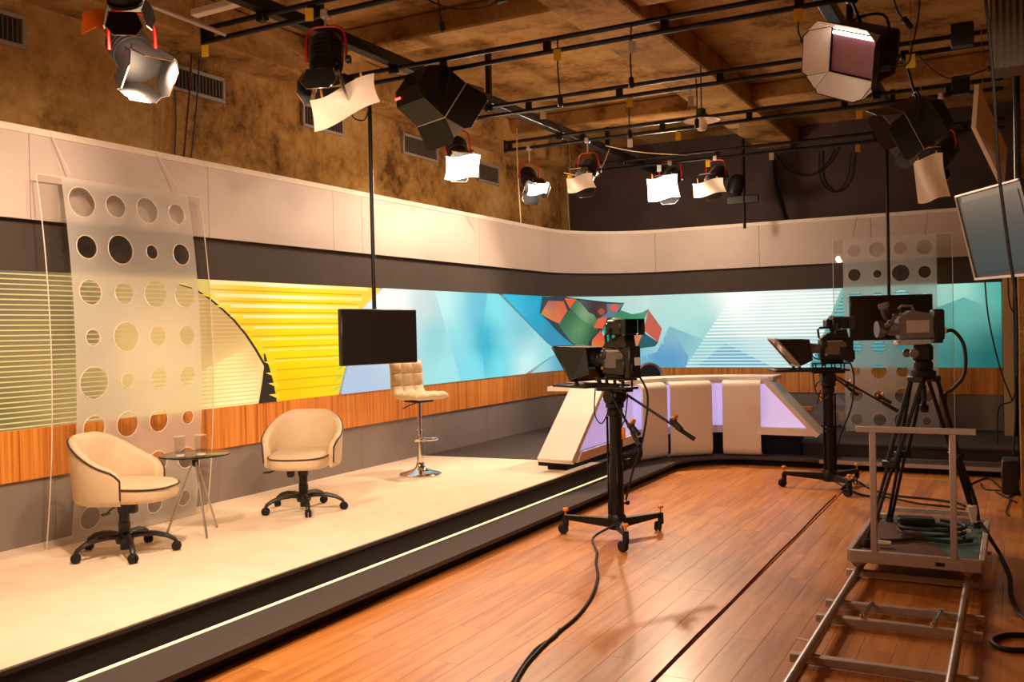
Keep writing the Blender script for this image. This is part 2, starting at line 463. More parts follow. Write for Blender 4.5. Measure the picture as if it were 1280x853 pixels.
# floor: base and one object per laminate plank
GAP_X = -1.45
floor = struct('floor', MB().box((-1.5, 5.3, -.06), (9.4, 15.8, .08)), 'brown_board', 'brown wooden laminate plank floor')
PW, PL = .152, 1.28
pm = MB().box((0, 0, -.011), (PW-.001, PL-.0014, .022), .0007)
first = obj('plank', pm, 'plank', floor, smooth=False)
xs = []
x = GAP_X-.006-PW/2
while x > -3.6: xs.append(x); x -= PW
x = GAP_X+.006+PW/2
while x < .62: xs.append(x); x += PW
used = False
for i, x in enumerate(xs):
    off = (i*0.47+random.random()*.3) % 1 * PL
    y = 2.3-off
    while y < 11.2:
        if not (x > .1 and y > 8.4):
            o = first if not used else first.copy()
            if used: COL.objects.link(o)
            used = True
            o.location = (x, y+PL/2, 0)
        y += PL
obj('floor_boards', MB().box((-1.5, -.25, -.012), (9.2, 4.2, .02)).box((1.85, 4.9, -.012), (2.4, 7.0, .02)), 'plank', floor, smooth=False)
tag(obj('floor_joint_cable', MB().tube([(GAP_X-.03*(k/12)-.004*math.sin(k*2.1), 2.2+k*.62, .0045) for k in range(12)], .0045, 6), 'cablered'), 'thin dark red cable lying along the floor joint', 'cable')

# raised stage: low carpeted step and platform round the corner
def edge_path(xe, ye, rad, x_end, y0, n=14):
    pts = [(xe, y0)]
    for k in range(n+1):
        a = PI-(PI/2)*k/n
        pts.append((xe+rad+rad*math.cos(a), ye-rad+rad*math.sin(a)))
    pts.append((x_end, ye)); return pts
Y0 = -2.3
def stage(mb, xe, ye, rad, z0, z1, mi=0):
    p = edge_path(xe, ye, rad, .03, Y0)
    poly = p+[(.03, YW-.05), (XW+.03, YW-.05), (XW+.03, Y0)]
    return mb.prism(poly, z0, z1, mi)
HP, HS = .25, .10
stg = thing('stage_platform', 'raised two step stage platform with dark carpet around the set', 'platform', (0, 0, 0)); stg['kind'] = 'structure'; del stg['category']
obj('toe_kick', stage(MB(), -3.375, 10.67, .72, 0, HS-.028), 'darkvoid', stg, smooth=False)
obj('lower_step', stage(MB(), -3.31, 10.60, .72, HS-.028, HS), 'carpet_dark', stg, ang=20)
obj('platform_riser', stage(MB(), -3.675, 10.98, .62, HS, HP-.02), 'carpet_edge', stg, ang=20)
obj('platform_top', stage(MB(), -3.655, 10.96, .62, HP-.02, HP), 'carpet_dark', stg, ang=20)
obj('felt_carpet', MB().prism([(-3.665, Y0), (-3.665, 8.62), (-5.70, 8.45), (-5.70, Y0)], HP, HP+.006), 'felt', stg, smooth=False)['label'] = 'cream felt carpet'
# LED line and metal edge at the foot of the riser
def ribbon(path, wd, z0, z1, side=1):
    n = len(path); L = []; Rr = []
    for i in range(n):
        a = Vector(path[max(i-1, 0)]); b = Vector(path[min(i+1, n-1)]); t = (b-a).normalized(); nn = Vector((t.y, -t.x))*side
        L.append(path[i]); Rr.append((path[i][0]+nn.x*wd, path[i][1]+nn.y*wd))
    return L+Rr[::-1]
pe = edge_path(-3.63, 10.93, .6, .03, Y0)
tag(obj('light_strip', MB().prism(ribbon([(-3.648, Y0), (-3.648, 9.05)], .012, 0, 0), HS, HS+.010), 'led', smooth=False), 'glowing warm light strip at the foot of the stage riser', 'light strip')
tag(obj('light_strip', MB().prism([(-1.25, 10.93), (-.1, 10.93), (-.1, 10.958), (-1.25, 10.958)], HS, HS+.014), 'alu', smooth=False), 'pale metal strip at the foot of the riser beside the right wall', 'trim strip')
tag(obj('step_edging', MB().prism([(-1.9, 10.585), (.02, 10.585), (.02, 10.598), (-1.9, 10.598)], HS-.035, HS+.004), 'alu_dull', smooth=False), 'metal edging along the low step by the right wall', 'edging')
tag(obj('floor_tape', MB().box((-.85, 10.3, .0015), (.75, .022, .003)), 'yellowtape', smooth=False), 'strip of yellow tape on the wooden floor near the step', 'tape')

# set wall: grey base panels, veneer band, mural, dark band, soffit
ZG, ZV, ZM, ZD, ZS0, ZS1 = .69, 1.02, 2.06, 2.42, 2.386, 2.985
base = bpy.data.objects.new('trim_1', None); COL.objects.link(base); base['kind'] = 'structure'; base['label'] = 'grey base panels of the set wall'
sj = [S0, 1.4, wall_s(89, 640)[0]-.9, 4.05, 5.3, 6.42, 7.4, 8.7, 9.9, 11.2, YT+LA/2, YT+LA+.1]
sj += [YT+LA+.1+k*1.16 for k in range(1, 5) if YT+LA+.1+k*1.16 < S_END-.2]+[S_END]
for a, b in zip(sj[:-1], sj[1:]): obj('panel', strip(MB(), a+.002, b-.002, HP, ZG, 0., .03), 'greypanel', base, smooth=False)
tr2 = struct('trim_2', strip(MB(), S0, S_END, ZG, ZV, .025, .05), 'veneer', 'orange brown wood veneer band with vertical grain', ang=20)
tr3 = struct('trim_3', strip(MB(), S0, S_END, ZM, ZD, .03, .05), 'darkband', 'dark grey brown band above the mural', ang=20)
tr4 = bpy.data.objects.new('trim_4', None); COL.objects.link(tr4); tr4['kind'] = 'structure'; tr4['label'] = 'pale panelled soffit running round the top of the set'
sp = [S0, 1.6, wall_s(25, 220)[0], wall_s(249, 250)[0], wall_s(406, 270)[0], wall_s(442, 270)[0], wall_s(590, 290)[0], wall_s(679, 300)[0], wall_s(821, 310)[0], wall_s(951, 305)[0], wall_s(1090, 300)[0], S_END]
for a, b in zip(sp[:-1], sp[1:]): obj('panel', strip(MB(), a+.0025, b-.0025, ZS0, ZS1-.045, .10, .02), 'soffit', tr4, ang=20)
obj('top_trim', strip(MB(), S0, S_END, ZS1-.045, ZS1, .115, .03), 'soffit_trim', tr4, ang=20)
obj('backing', strip(strip(MB(), S0, S_END, ZS0+.004, ZS1-.05, .078, .02), S0, S_END, ZS1-.02, ZS1-.002, .1, .4), 'darkband', tr4, ang=20)
obj('soffit_underside', strip(MB(), S0, S_END, ZS0+.004, ZS0+.02, .098, .098), 'darkband', tr4, ang=20)
obj('base_line', MB().box((-1.3, YB-.012, HP+.012), (2.4, .02, .012)), 'alu', base, smooth=False)
obj('set_back', strip(MB(), S0, S_END, 0, ZS1-.03, -.04, .03), 'darkvoid', base, smooth=False)
# return at the right end of the set wall
struct('wall_return', MB().box((-.055, YB-.25, 1.35), (.11, .56, 2.2), .004), 'wallcream', 'cream end post of the set wall')

# ------------------------------------------------------------------ mural (flat backlit print; bright zones of light blended into its ink)
class Print:
    def __init__(s): s.v = []; s.f = []; s.c = []; s.layer = 0
    def poly(s, px, cols, wallspace=False, step=.22):
        P = px if wallspace else [wall_s(*p) for p in px]
        s.layer += 1
        off = .0006+.00035*s.layer
        bm = bmesh.new()
        bm.faces.new([bm.verts.new((a, b, 0)) for a, b in P])
        def cut(co, no, clear):
            g = bm.verts[:]+bm.edges[:]+bm.faces[:]
            if g: bmesh.ops.bisect_plane(bm, geom=g, plane_co=co, plane_no=no, clear_outer=clear, clear_inner=False)
        cut((0, ZM-.002, 0), (0, 1, 0), True); cut((0, ZV+.002, 0), (0, -1, 0), True)
        cut((S_END-.01, 0, 0), (1, 0, 0), True)
        if not bm.verts: bm.free(); return
        a0 = min(v.co.x for v in bm.verts); a1 = max(v.co.x for v in bm.verts)
        k = math.ceil(a0/step)
        while k*step < a1:
            cut((k*step, 0, 0), (1, 0, 0), False); k += 1
        if a1 > YT and a0 < YT+LA:
            for q in range(25):
                ss = YT+LA*q/24
                if a0 < ss < a1: cut((ss, 0, 0), (1, 0, 0), False)
        if not isinstance(cols, tuple):
            for zz in (1.2, 1.4, 1.6, 1.8): cut((0, zz, 0), (0, 1, 0), False)
        bm.verts.index_update()
        o = len(s.v)
        for v in bm.verts:
            ss, zz = v.co.x, v.co.y
            s.v.append(wall_pt(ss, zz, off)); s.c.append(s.color(cols, ss, zz))
        for f in bm.faces: s.f.append(tuple(o+v.index for v in f.verts))
        bm.free()
    def color(s, cols, ss, zz):
        if isinstance(cols, tuple): return lin(cols)
        W = 0; c = Vector((0, 0, 0))            # anchors: (pixel, colour); inverse distance blend
        for (p, q) in cols:
            a, b = wall_s(*p); d = (a-ss)**2+(b-zz)**2+.01; k = 1/d**1.5; W += k; c += Vector(lin(q))*k
        return tuple(c/W)
    def ell(s, cx, cy, rx, ry, col, n=18):
        s.poly([(cx+rx*math.cos(2*PI*k/n), cy+ry*math.sin(2*PI*k/n)) for k in range(n)], col)
    def hline(s, z, h, s0, s1, col): s.poly([(s0, z-h/2), (s1, z-h/2), (s1, z+h/2), (s0, z+h/2)], col, True)
pr = Print()
sL = wall_s(330, 430)[0]
pr.poly([(S0, .9), (sL+.2, .9), (sL+.2, 2.2), (S0, 2.2)], [((-300, 430), (110, 98, 70)), ((0, 345), (118, 103, 76)), ((0, 530), (120, 108, 62)), ((95, 400), (132, 112, 76)), ((170, 360), (206, 164, 108)), ((280, 400), (200, 156, 98)), ((180, 440), (255, 206, 128)), ((200, 500), (255, 216, 136)), ((110, 510), (176, 146, 92)), ((300, 480), (250, 215, 140))], True)  # warm light behind the perforated panel is blended into these ink colours
pr.poly([(235, 476), (262, 458), (330, 425), (322, 507), (200, 517)], [((330, 430), (232, 190, 120)), ((262, 462), (255, 225, 140)), ((300, 500), (255, 238, 170)), ((210, 515), (255, 220, 130))])
for k in range(31): pr.hline(1.035+k*.0333, .009, S0, wall_s(258, 430)[0] if k % 1 == 0 else 0, (222, 196, 128))
for k in range(31): pr.hline(1.035+k*.0333, .006, wall_s(258, 430)[0], wall_s(262+min(58, (30-k)*5), 430)[0], (226, 186, 110))
arc = [(222, 356), (240, 361), (258, 372), (275, 386), (290, 400), (305, 418), (317, 436), (328, 455), (336, 475), (341, 492), (343, 508)]
yel = arc+[(420, 497), (424, 480), (429, 460), (434, 440), (433, 420), (440, 398), (455, 380), (470, 366), (478, 352), (222, 338)]
pr.poly(yel, [((262, 360), (232, 205, 110)), ((300, 385), (240, 190, 25)), ((380, 370), (255, 225, 40)), ((460, 366), (235, 200, 60)), ((370, 430), (255, 215, 0)), ((420, 430), (255, 220, 10)), ((360, 490), (245, 190, 0)), ((410, 485), (255, 205, 0))], step=.12)
def zz_at(y): return wall_s(340, y)[1]
for (a, b) in ((350, 359), (369, 373.5), (381, 385.5), (394, 398), (408, 411), (423, 425.5), (437, 439), (451, 452.5)):
    xa = 258+max(0, (a-365))*.95; s1 = wall_s(455-(a-356)*.36, a)[0]
    pr.poly([(wall_s(xa, a)[0], zz_at(b)), (s1, zz_at(b)), (s1, zz_at(a)), (wall_s(xa, a)[0], zz_at(a))], [((270, 380), (246, 220, 150)), ((360, 380), (255, 243, 190)), ((440, 380), (248, 225, 130)), ((360, 440), (255, 226, 90))], True)
for y in (365, 378, 391, 405, 420, 434, 449, 463, 476, 488.5):
    xa = min(342, 258+max(0, (y-365))*.98); s1 = wall_s(max(424, 452-(y-356)*.36), y)[0]
    pr.hline(zz_at(y), .008, wall_s(xa, y)[0], s1, (205, 158, 10))
for k in range(4):                               # jagged right ends
    y = 447+k*13
    pr.poly([(436-k*3, y-6), (424-k*3, y-2), (421-k*3, y+5)], (170, 205, 70)); 
pr.poly([(326, 436), (334, 462), (339, 480), (343, 508), (319, 510), (324, 480), (327, 455)], (46, 38, 32))
for i in range(len(arc)-1):
    a, b = arc[i], arc[i+1]
    pr.poly([a, b, (b[0]-3, b[1]+.6), (a[0]-3, a[1]+.6)], (52, 44, 34))
for (x0, x1, y) in ((246, 264, 370), (264, 284, 384), (283, 300, 397), (296, 313, 411), (308, 322, 425), (318, 330, 440), (326, 337, 454), (328, 341, 468), (331, 343, 481), (332, 344, 495)):
    pr.poly([(x0, y-1.5), (x1, y-3), (x1+1, y+4)], (246, 208, 60))
# blue field
pr.poly([(422, 500), (425, 480), (430, 460), (435, 440), (434, 420), (441, 398), (456, 380), (471, 366), (480, 350), (540, 355), (578, 490)], [((490, 370), (226, 240, 238)), ((530, 380), (186, 208, 214)), ((450, 480), (168, 192, 220)), ((540, 420), (130, 198, 208)), ((550, 470), (150, 220, 226))])
pr.poly([(536, 350), (608, 355), (600, 420), (604, 485), (576, 490)], [((552, 375), (178, 226, 230)), ((596, 385), (92, 178, 204)), ((600, 425), (48, 166, 194)), ((570, 420), (130, 206, 220)), ((590, 470), (120, 216, 232))])  # vertical gloss streak put into the blues of this facet and the next
pr.poly([(607, 355), (610, 358), (697, 441), (650, 470), (603, 485), (599, 420)], [((618, 378), (120, 212, 226)), ((605, 430), (48, 166, 194)), ((650, 410), (120, 196, 210)), ((655, 455), (196, 238, 238)), ((685, 440), (150, 214, 220)), ((620, 465), (110, 214, 228))])
pr.poly([(608, 350), (680, 355), (686, 397), (722, 434), (697, 441)], [((630, 372), (50, 184, 220)), ((670, 380), (28, 160, 196)), ((690, 430), (50, 140, 176))])
pr.poly([(697, 441), (722, 434), (740, 470), (655, 472)], [((665, 463), (150, 214, 222)), ((715, 445), (84, 160, 190))])
pr.poly([(676, 355), (1080, 343), (1080, 470), (735, 470), (722, 434), (686, 397)], [((700, 365), (150, 205, 206)), ((790, 375), (176, 214, 208)), ((860, 390), (170, 218, 214)), ((925, 368), (240, 250, 248)), ((960, 400), (196, 222, 220)), ((990, 372), (214, 234, 230)), ((1045, 372), (190, 220, 216)), ((1020, 440), (160, 200, 204)), ((780, 455), (110, 178, 208)), ((900, 450), (120, 186, 200)), ((880, 425), (150, 208, 208))])
pr.poly([(838, 408), (863, 443), (857, 466), (788, 466), (800, 447), (822, 440)], [((838, 412), (132, 178, 196)), ((830, 450), (84, 152, 198)), ((800, 458), (104, 174, 206))])
pr.poly([(838, 408), (898, 432), (885, 452), (862, 446)], [((845, 415), (120, 182, 196)), ((890, 436), (146, 202, 206))])
pr.poly([(908, 430), (985, 468), (860, 468)], (104, 170, 196))
for k in range(22):
    z = 1.04+k*.046; t = (z-1.02)/1.04
    xa = 857+t*62; xb = 1013+t*44
    pr.hline(z, .018, wall_s(xa, 460-t*95)[0], wall_s(xb, 460-t*100)[0], (255, 255, 252) if t > .4 else (206, 232, 236))
pr.poly([(1059, 345), (1275, 338), (1275, 470), (1009, 470)], [((1062, 375), (130, 196, 190)), ((1030, 440), (92, 166, 172)), ((1110, 362), (176, 224, 214)), ((1190, 362), (170, 228, 212)), ((1250, 365), (80, 176, 160)), ((1250, 440), (26, 108, 104)), ((1120, 450), (92, 160, 160)), ((1180, 440), (56, 138, 134))])
pr.poly([(1205, 372), (1256, 392), (1256, 466), (1110, 466), (1130, 400)], [((1205, 376), (104, 180, 168)), ((1250, 450), (24, 100, 98)), ((1130, 450), (62, 140, 138))])
for k in range(22):
    z = 1.05+k*.046; t = (z-1.02)/1.04
    pr.hline(z, .016, wall_s(1012+t*46, 460-t*100)[0], wall_s(1150, 420)[0], (52, 134, 142))
# green and orange emblem
for pts, c in (([(673, 371), (702, 371), (760, 378), (780, 379), (770, 396), (752, 412), (745, 438), (722, 437), (700, 421), (682, 403), (670, 392)], (40, 56, 66)),
    ([(694, 406), (711, 386), (722, 396), (746, 413), (737, 424), (730, 436), (712, 429)], [((706, 396), (42, 92, 62)), ((722, 412), (96, 146, 104)), ((738, 420), (36, 84, 56))]),
    ([(709, 386), (718, 375), (735, 386), (748, 404), (745, 412), (725, 400)], [((712, 384), (52, 108, 70)), ((728, 394), (128, 162, 124)), ((744, 408), (48, 104, 66))]),
    ([(720, 375), (757, 380), (759, 392), (749, 397), (734, 391)], [((726, 378), (74, 92, 92)), ((742, 386), (58, 36, 40)), ((754, 390), (96, 60, 56))]),
    ([(757, 380), (779, 380), (766, 397), (748, 398), (758, 391)], (92, 122, 132)),
    ([(671, 393), (681, 376), (701, 377), (706, 389), (695, 405), (684, 400)], [((684, 380), (150, 80, 96)), ((698, 384), (196, 88, 62)), ((680, 394), (206, 132, 50)), ((694, 402), (216, 110, 52))]),
    ([(702, 373), (718, 374), (709, 386)], (222, 92, 50)), ([(746, 398), (758, 397), (752, 411), (740, 410)], (216, 96, 60)),
    ([(749, 413), (761, 436), (737, 435), (738, 425)], [((748, 416), (206, 70, 62)), ((740, 434), (214, 122, 60))]),
    ([(775, 388), (790, 393), (803, 391), (812, 386), (801, 412), (792, 426), (760, 436), (752, 412), (760, 400)], [((775, 392), (60, 130, 92)), ((806, 392), (52, 140, 104)), ((762, 420), (40, 150, 112))]),
    ([(760, 436), (792, 424), (802, 414), (824, 428), (820, 433), (790, 437)], (14, 86, 98)),
    ([(811, 387), (829, 411), (824, 428), (805, 413)], [((812, 392), (170, 92, 74)), ((822, 418), (190, 86, 70))]),
    ([(800, 412), (803, 419), (796, 435), (788, 430)], (208, 118, 84))):
    pr.poly(pts, c, step=.07)
pr.ell(767, 385, 6, 4.5, (206, 92, 82)); pr.ell(750, 390, 4.5, 4, (150, 80, 72))
me = bpy.data.meshes.new('mural_print'); me.from_pydata([tuple(p) for p in pr.v], [], pr.f); me.materials.append(MATS['print'])
ca = me.color_attributes.new('ink', 'FLOAT_COLOR', 'POINT')
ca.data.foreach_set('color', [q for c in pr.c for q in (c[0], c[1], c[2], 1.0)])
bm = bmesh.new(); bm.from_mesh(me)
for f in bm.faces:
    c = f.calc_center_median()
    if f.normal.dot(Vector((-2.6, 9, 1.5))-c) < 0: f.normal_flip()
bm.to_mesh(me); bm.free()
mural = thing('backlit_mural', 'long backlit mural with yellow slats, blue facets and a green orange emblem', 'mural', (XL, 6, ZV))
o = bpy.data.objects.new('printed_sheet', me); COL.objects.link(o); o.parent = mural; o.location = (-XL, -6, -ZV)
obj('backing_sheet', strip(MB(), S0, S_END, ZV, ZM, 0., .02), 'white_lam', mural, world=True, ang=20)

# ================================================================== FURNITURE
FZ = HP+.006
def make_armchair(name, label, loc, rz):
    t = thing(name, label, 'armchair', loc, rz, 'cream tub chairs on the stage')
    # tub shell
    mb = MB(); N = 44; A = R(117); ring = []; pip = []
    for i in range(N+1):
        th = -A+2*A*i/N; e = abs(th)
        u = min(1, max(0, (e-R(20))/R(96))); sm = u*u*(3-2*u)
        zt = .755-.19*sm; zb = .34
        if e > A-R(14): zt -= .05*((e-(A-R(14)))/R(14))**2
        cx, sy = math.cos(th), math.sin(th)
        p = 2.15
        rr = (abs(cx)**p+abs(sy)**p)**(-1/p)
        def P(d, z, th=th, rr=rr, cx=cx, sy=sy):
            fl = 1+.10*(z-.335)/.45
            return (-(.275*rr*fl-d)*cx+.0, (.288*rr*fl-d)*sy, z)
        ring.append([P(.03, zb), P(.008, zb+.012), P(0, zb+.04), P(0, (zb+zt)/2), P(0, zt-.035), P(.008, zt-.012), P(.028, zt), P(.048, zt-.012), P(.058, zt-.035), P(.062, (zb+zt)/2), P(.062, zb+.06), P(.05, zb+.03)])
        pip.append(P(.002, zt-.02))
    n = len(ring[0]); vs = [p for r in ring for p in r]; fs = []
    for i in range(N):
        for k in range(n):
            l = (k+1) % n; fs.append((i*n+k, (i+1)*n+k, (i+1)*n+l, i*n+l))
    fs += [tuple(range(n)), tuple(N*n+k for k in range(n-1, -1, -1))]
    sh = obj('tub_shell', mb.add(vs, fs), 'cream_leather', t, ang=60)
    front = [(p[0]+.004, p[1], p[2]) for p in ring[0][2:5]]
    e0 = [ring[0][2], ring[0][3], ring[0][4]]; e1 = [ring[N][2], ring[N][3], ring[N][4]]
    obj('piping', MB().tube(e0+pip+e1[::-1], .006, 6), 'piping', sh)
    # seat cushion
    mb = MB(); seg = 40
    def se(a, sc):
        c, s_ = math.cos(a), math.sin(a); p = 3.2; rr = (abs(c)**p+abs(s_)**p)**(-1/p)
        return (.045+.255*rr*c*sc+(.02*math.cos(a)*(1 if c > 0 else 0)), .222*rr*s_*sc)
    prof = [(.90, .345), (.97, .352), (1.0, .375), (1.0, .425), (.975, .447), (.90, .458), (.6, .468), (.25, .472)]
    vs = []
    for (sc, z) in prof:
        for k in range(seg):
            a = 2*PI*k/seg; x, y = se(a, sc); dz = (-.012*max(0, math.cos(a))*sc if z > .40 else 0)
            vs.append((x, y, z+dz))
    fs = []
    for i in range(len(prof)-1):
        for k in range(seg): l = (k+1) % seg; fs.append((i*seg+k, i*seg+l, (i+1)*seg+l, (i+1)*seg+k))
    fs += [tuple(range(seg-1, -1, -1)), tuple((len(prof)-1)*seg+k for k in range(seg))]
    st = obj('seat', mb.add(vs, fs), 'cream_leather', t, ang=60)
    pp = []
    for k in range(-13, 14):
        a = R(7.5*k); x, y = se(a, 1.005); pp.append((x, y, .438-.012*max(0, math.cos(a))))
    obj('piping', MB().tube(pp, .0055, 6), 'piping', st)
    # under frame
    obj('gas_column', MB().lathe([(.028, .03), (.028, .12), (.036, .13), (.036, .2), (.032, .205), (.032, .26), (.038, .265), (.042, .335)], 18), 'blackplastic', t)
    obj('mechanism', MB().box((0, 0, .332), (.26, .16, .025), .006).box((.1, -.07, .30), (.05, .05, .06), .01), 'blackplastic', t)
    obj('lever', MB().tube([(.02, -.07, .325), (.03, -.2, .315), (.035, -.24, .305)], .006, 6).box((.036, -.265, .30), (.035, .06, .012), .005), 'blackplastic', t)
    b = obj('star_base', MB().lathe([(.05, .07), (.055, .09), (.05, .13), (.04, .14)], 18), 'blackplastic', t)
    for k in range(5):
        a = R(72*k+20); c, s_ = math.cos(a), math.sin(a)
        path = [(c*r, s_*r, z) for r, z in ((.03, .115), (.1, .122), (.18, .118), (.25, .10), (.295, .075), (.305, .058))]
        obj('base_arm', MB().tube(path, [.026, .024, .022, .02, .017, .014], 8, flat=.8), 'blackplastic', b)
        M = Matrix.Translation((c*.305, s_*.305, .03)) @ Matrix.Rotation(a+.9*k, 4, 'Z') @ Matrix.Rotation(PI/2, 4, 'X')
        mb = MB()
        for q in (-1, 1): mb.lathe([(.012, q*.004), (.027, q*.005), (.030, q*.012), (.024, q*.022), (.01, q*.024)], 14, M=M)
        mb.box((c*.305, s_*.305, .048), (.03, .03, .02), .005)
        obj('caster', mb, 'rubber', b)
    return t
make_armchair('tub_armchair', 'cream leather tub chair turned sideways beside the glass table', (-4.90, 3.95, FZ), math.atan2(.36, .93))
make_armchair('tub_armchair', 'cream leather tub chair facing the wood floor below the yellow slats', (-4.80, 5.50, FZ), math.atan2(-.88, .44))

def make_stool():
    t = thing('bar_stool', 'cream quilted bar stool on a chrome trumpet base', 'bar stool', (-4.96, 7.33, FZ), math.atan2(-.36, .93))
    obj('base', MB().lathe([(.198, 0), (.2, .006), (.19, .014), (.12, .032), (.06, .055), (.038, .085), (.036, .11), (.03, .115)], 36), 'chrome', t)
    obj('column', MB().lathe([(.029, .1), (.029, .42), (.022, .425), (.022, .7)], 20), 'chrome', t)
    ft = smooth_path([(0, -.028, .33), (.08, -.11, .335), (.16, -.09, .34), (.19, 0, .34), (.16, .09, .34), (.08, .11, .335), (0, .028, .33)], 5)
    obj('foot_rest', MB().tube(ft, .011, 8).lathe([(.036, .31), (.036, .35)], 16), 'chrome', t)
    obj('lever', MB().tube([(0, -.02, .68), (-.01, -.1, .66), (-.02, -.17, .63)], .005, 6), 'blackmetal', t)
    obj('seat_plate', MB().box((.0, 0, .695), (.2, .2, .02), .004), 'blackmetal', t)
    # quilted L-shaped seat
    prof = smooth_path([(.235, .738), (.21, .757), (.12, .760), (.0, .754), (-.09, .752), (-.155, .772), (-.185, .82), (-.19, .90), (-.195, 1.0), (-.215, 1.075)], 4)
    prof = [Vector((p[0], 0, p[1])) if len(p) == 2 else p for p in prof]
    L = [0]
    for i in range(1, len(prof)): L.append(L[-1]+(prof[i]-prof[i-1]).length)
    nu, nv = 60, 27; W = .19; top = []; bot = []
    def samp(d):
        for i in range(1, len(L)):
            if d <= L[i]+1e-9:
                q = (d-L[i-1])/max(1e-9, L[i]-L[i-1]); p = prof[i-1].lerp(prof[i], q); tt = (prof[i]-prof[i-1]).normalized(); return p, tt
        return prof[-1], (prof[-1]-prof[-2]).normalized()
    for i in range(nu+1):
        u = i/nu; p, tt = samp(u*L[-1]); nn = Vector((tt.z, 0, -tt.x)) ; nn = Vector((-tt.z, 0, tt.x)) if nn.z < -.2 or nn.x < -.5 else nn
        for j in range(nv+1):
            v = j/nv; q = abs(math.sin(PI*6*u))**.45*abs(math.sin(PI*3*v))**.45
            edge = min(1, min(v, 1-v)*nv/2.2, min(u, 1-u)*nu/2.5)
            y = (v-.5)*2*W; h = .008+.020*q
            top.append(p+Vector((0, y*(.97 if edge < .3 else 1), 0))+nn*(h*edge))
            bot.append(p+Vector((0, y*.96, 0))-nn*(.045*(.35+.65*edge)))
    w_ = nv+1; fs = []; o = len(top)
    for i in range(nu):
        for j in range(nv):
            a, b, c, d = i*w_+j, i*w_+j+1, (i+1)*w_+j+1, (i+1)*w_+j
            fs.append((a, b, c, d)); fs.append((o+d, o+c, o+b, o+a))
    ed = list(range(w_))+[i*w_+nv for i in range(1, nu+1)]+[nu*w_+j for j in range(nv-1, -1, -1)]+[i*w_ for i in range(nu-1, 0, -1)]
    for k in range(len(ed)): a, b = ed[k], ed[(k+1) % len(ed)]; fs.append((a, o+a, o+b, b))
    obj('quilted_seat', MB().add(top+bot, fs), 'cream_leather', t, ang=75)
make_stool()

def make_table():
    c = (-4.93, 4.56, FZ)
    t = thing('side_table', 'round glass side table on three chrome legs', 'table', c, R(15))
    obj('table_top', MB().lathe([(.225, .535), (.23, .538), (.23, .545), (.225, .548)], 48), 'tableglass', t)
    obj('top_rim', MB().tube([(.2305*math.cos(2*PI*k/48), .2305*math.sin(2*PI*k/48), .5415) for k in range(48)], .0045, 6, closed=True), 'blackmetal', t)
    obj('hub', MB().lathe([(.012, .46), (.022, .47), (.022, .53), (.03, .534)], 16), 'blackmetal', t)
    for k in range(3):
        a = R(120*k-40); obj('leg', MB().tube([(.012*math.cos(a), .012*math.sin(a), .5), (.2*math.cos(a), .2*math.sin(a), .004)], .0075, 8), 'alu', t)
    for lab, (px, py) in (('clear glass tumbler on the glass table, the one beside the sideways chair back', (225, 571)), ('clear glass tumbler on the glass table, the one farther from the sideways chair', (251, 569))):
        p = at_z(px, py, FZ+.548)
        g = thing('glass_tumbler', lab, 'glass', (p.x, p.y, FZ+.548), 0, 'tumblers on the glass table')
        obj('tumbler', MB().lathe([(.0, 0), (.031, 0), (.033, .004), (.037, .135), (.035, .135), (.031, .02), (.0, .018)], 24, cap=False), 'glass', g)
        obj('rim', MB().tube([(.036*math.cos(2*PI*k/24), .036*math.sin(2*PI*k/24), .135) for k in range(24)], .0018, 5, closed=True), 'acryledge', g)  # pale ring added for the bright glint along the glass rim
        obj('base_glint', MB().lathe([(.0, .002), (.030, .002), (.031, .012), (.0, .014)], 24, cap=False), 'acryledge', g)  # pale disc added to imitate the glint in the glass base
        obj('water', MB().lathe([(0, .0185), (.0305, .0205), (.0318, .045), (0, .045)], 24, cap=False), 'glass', g)
make_table()

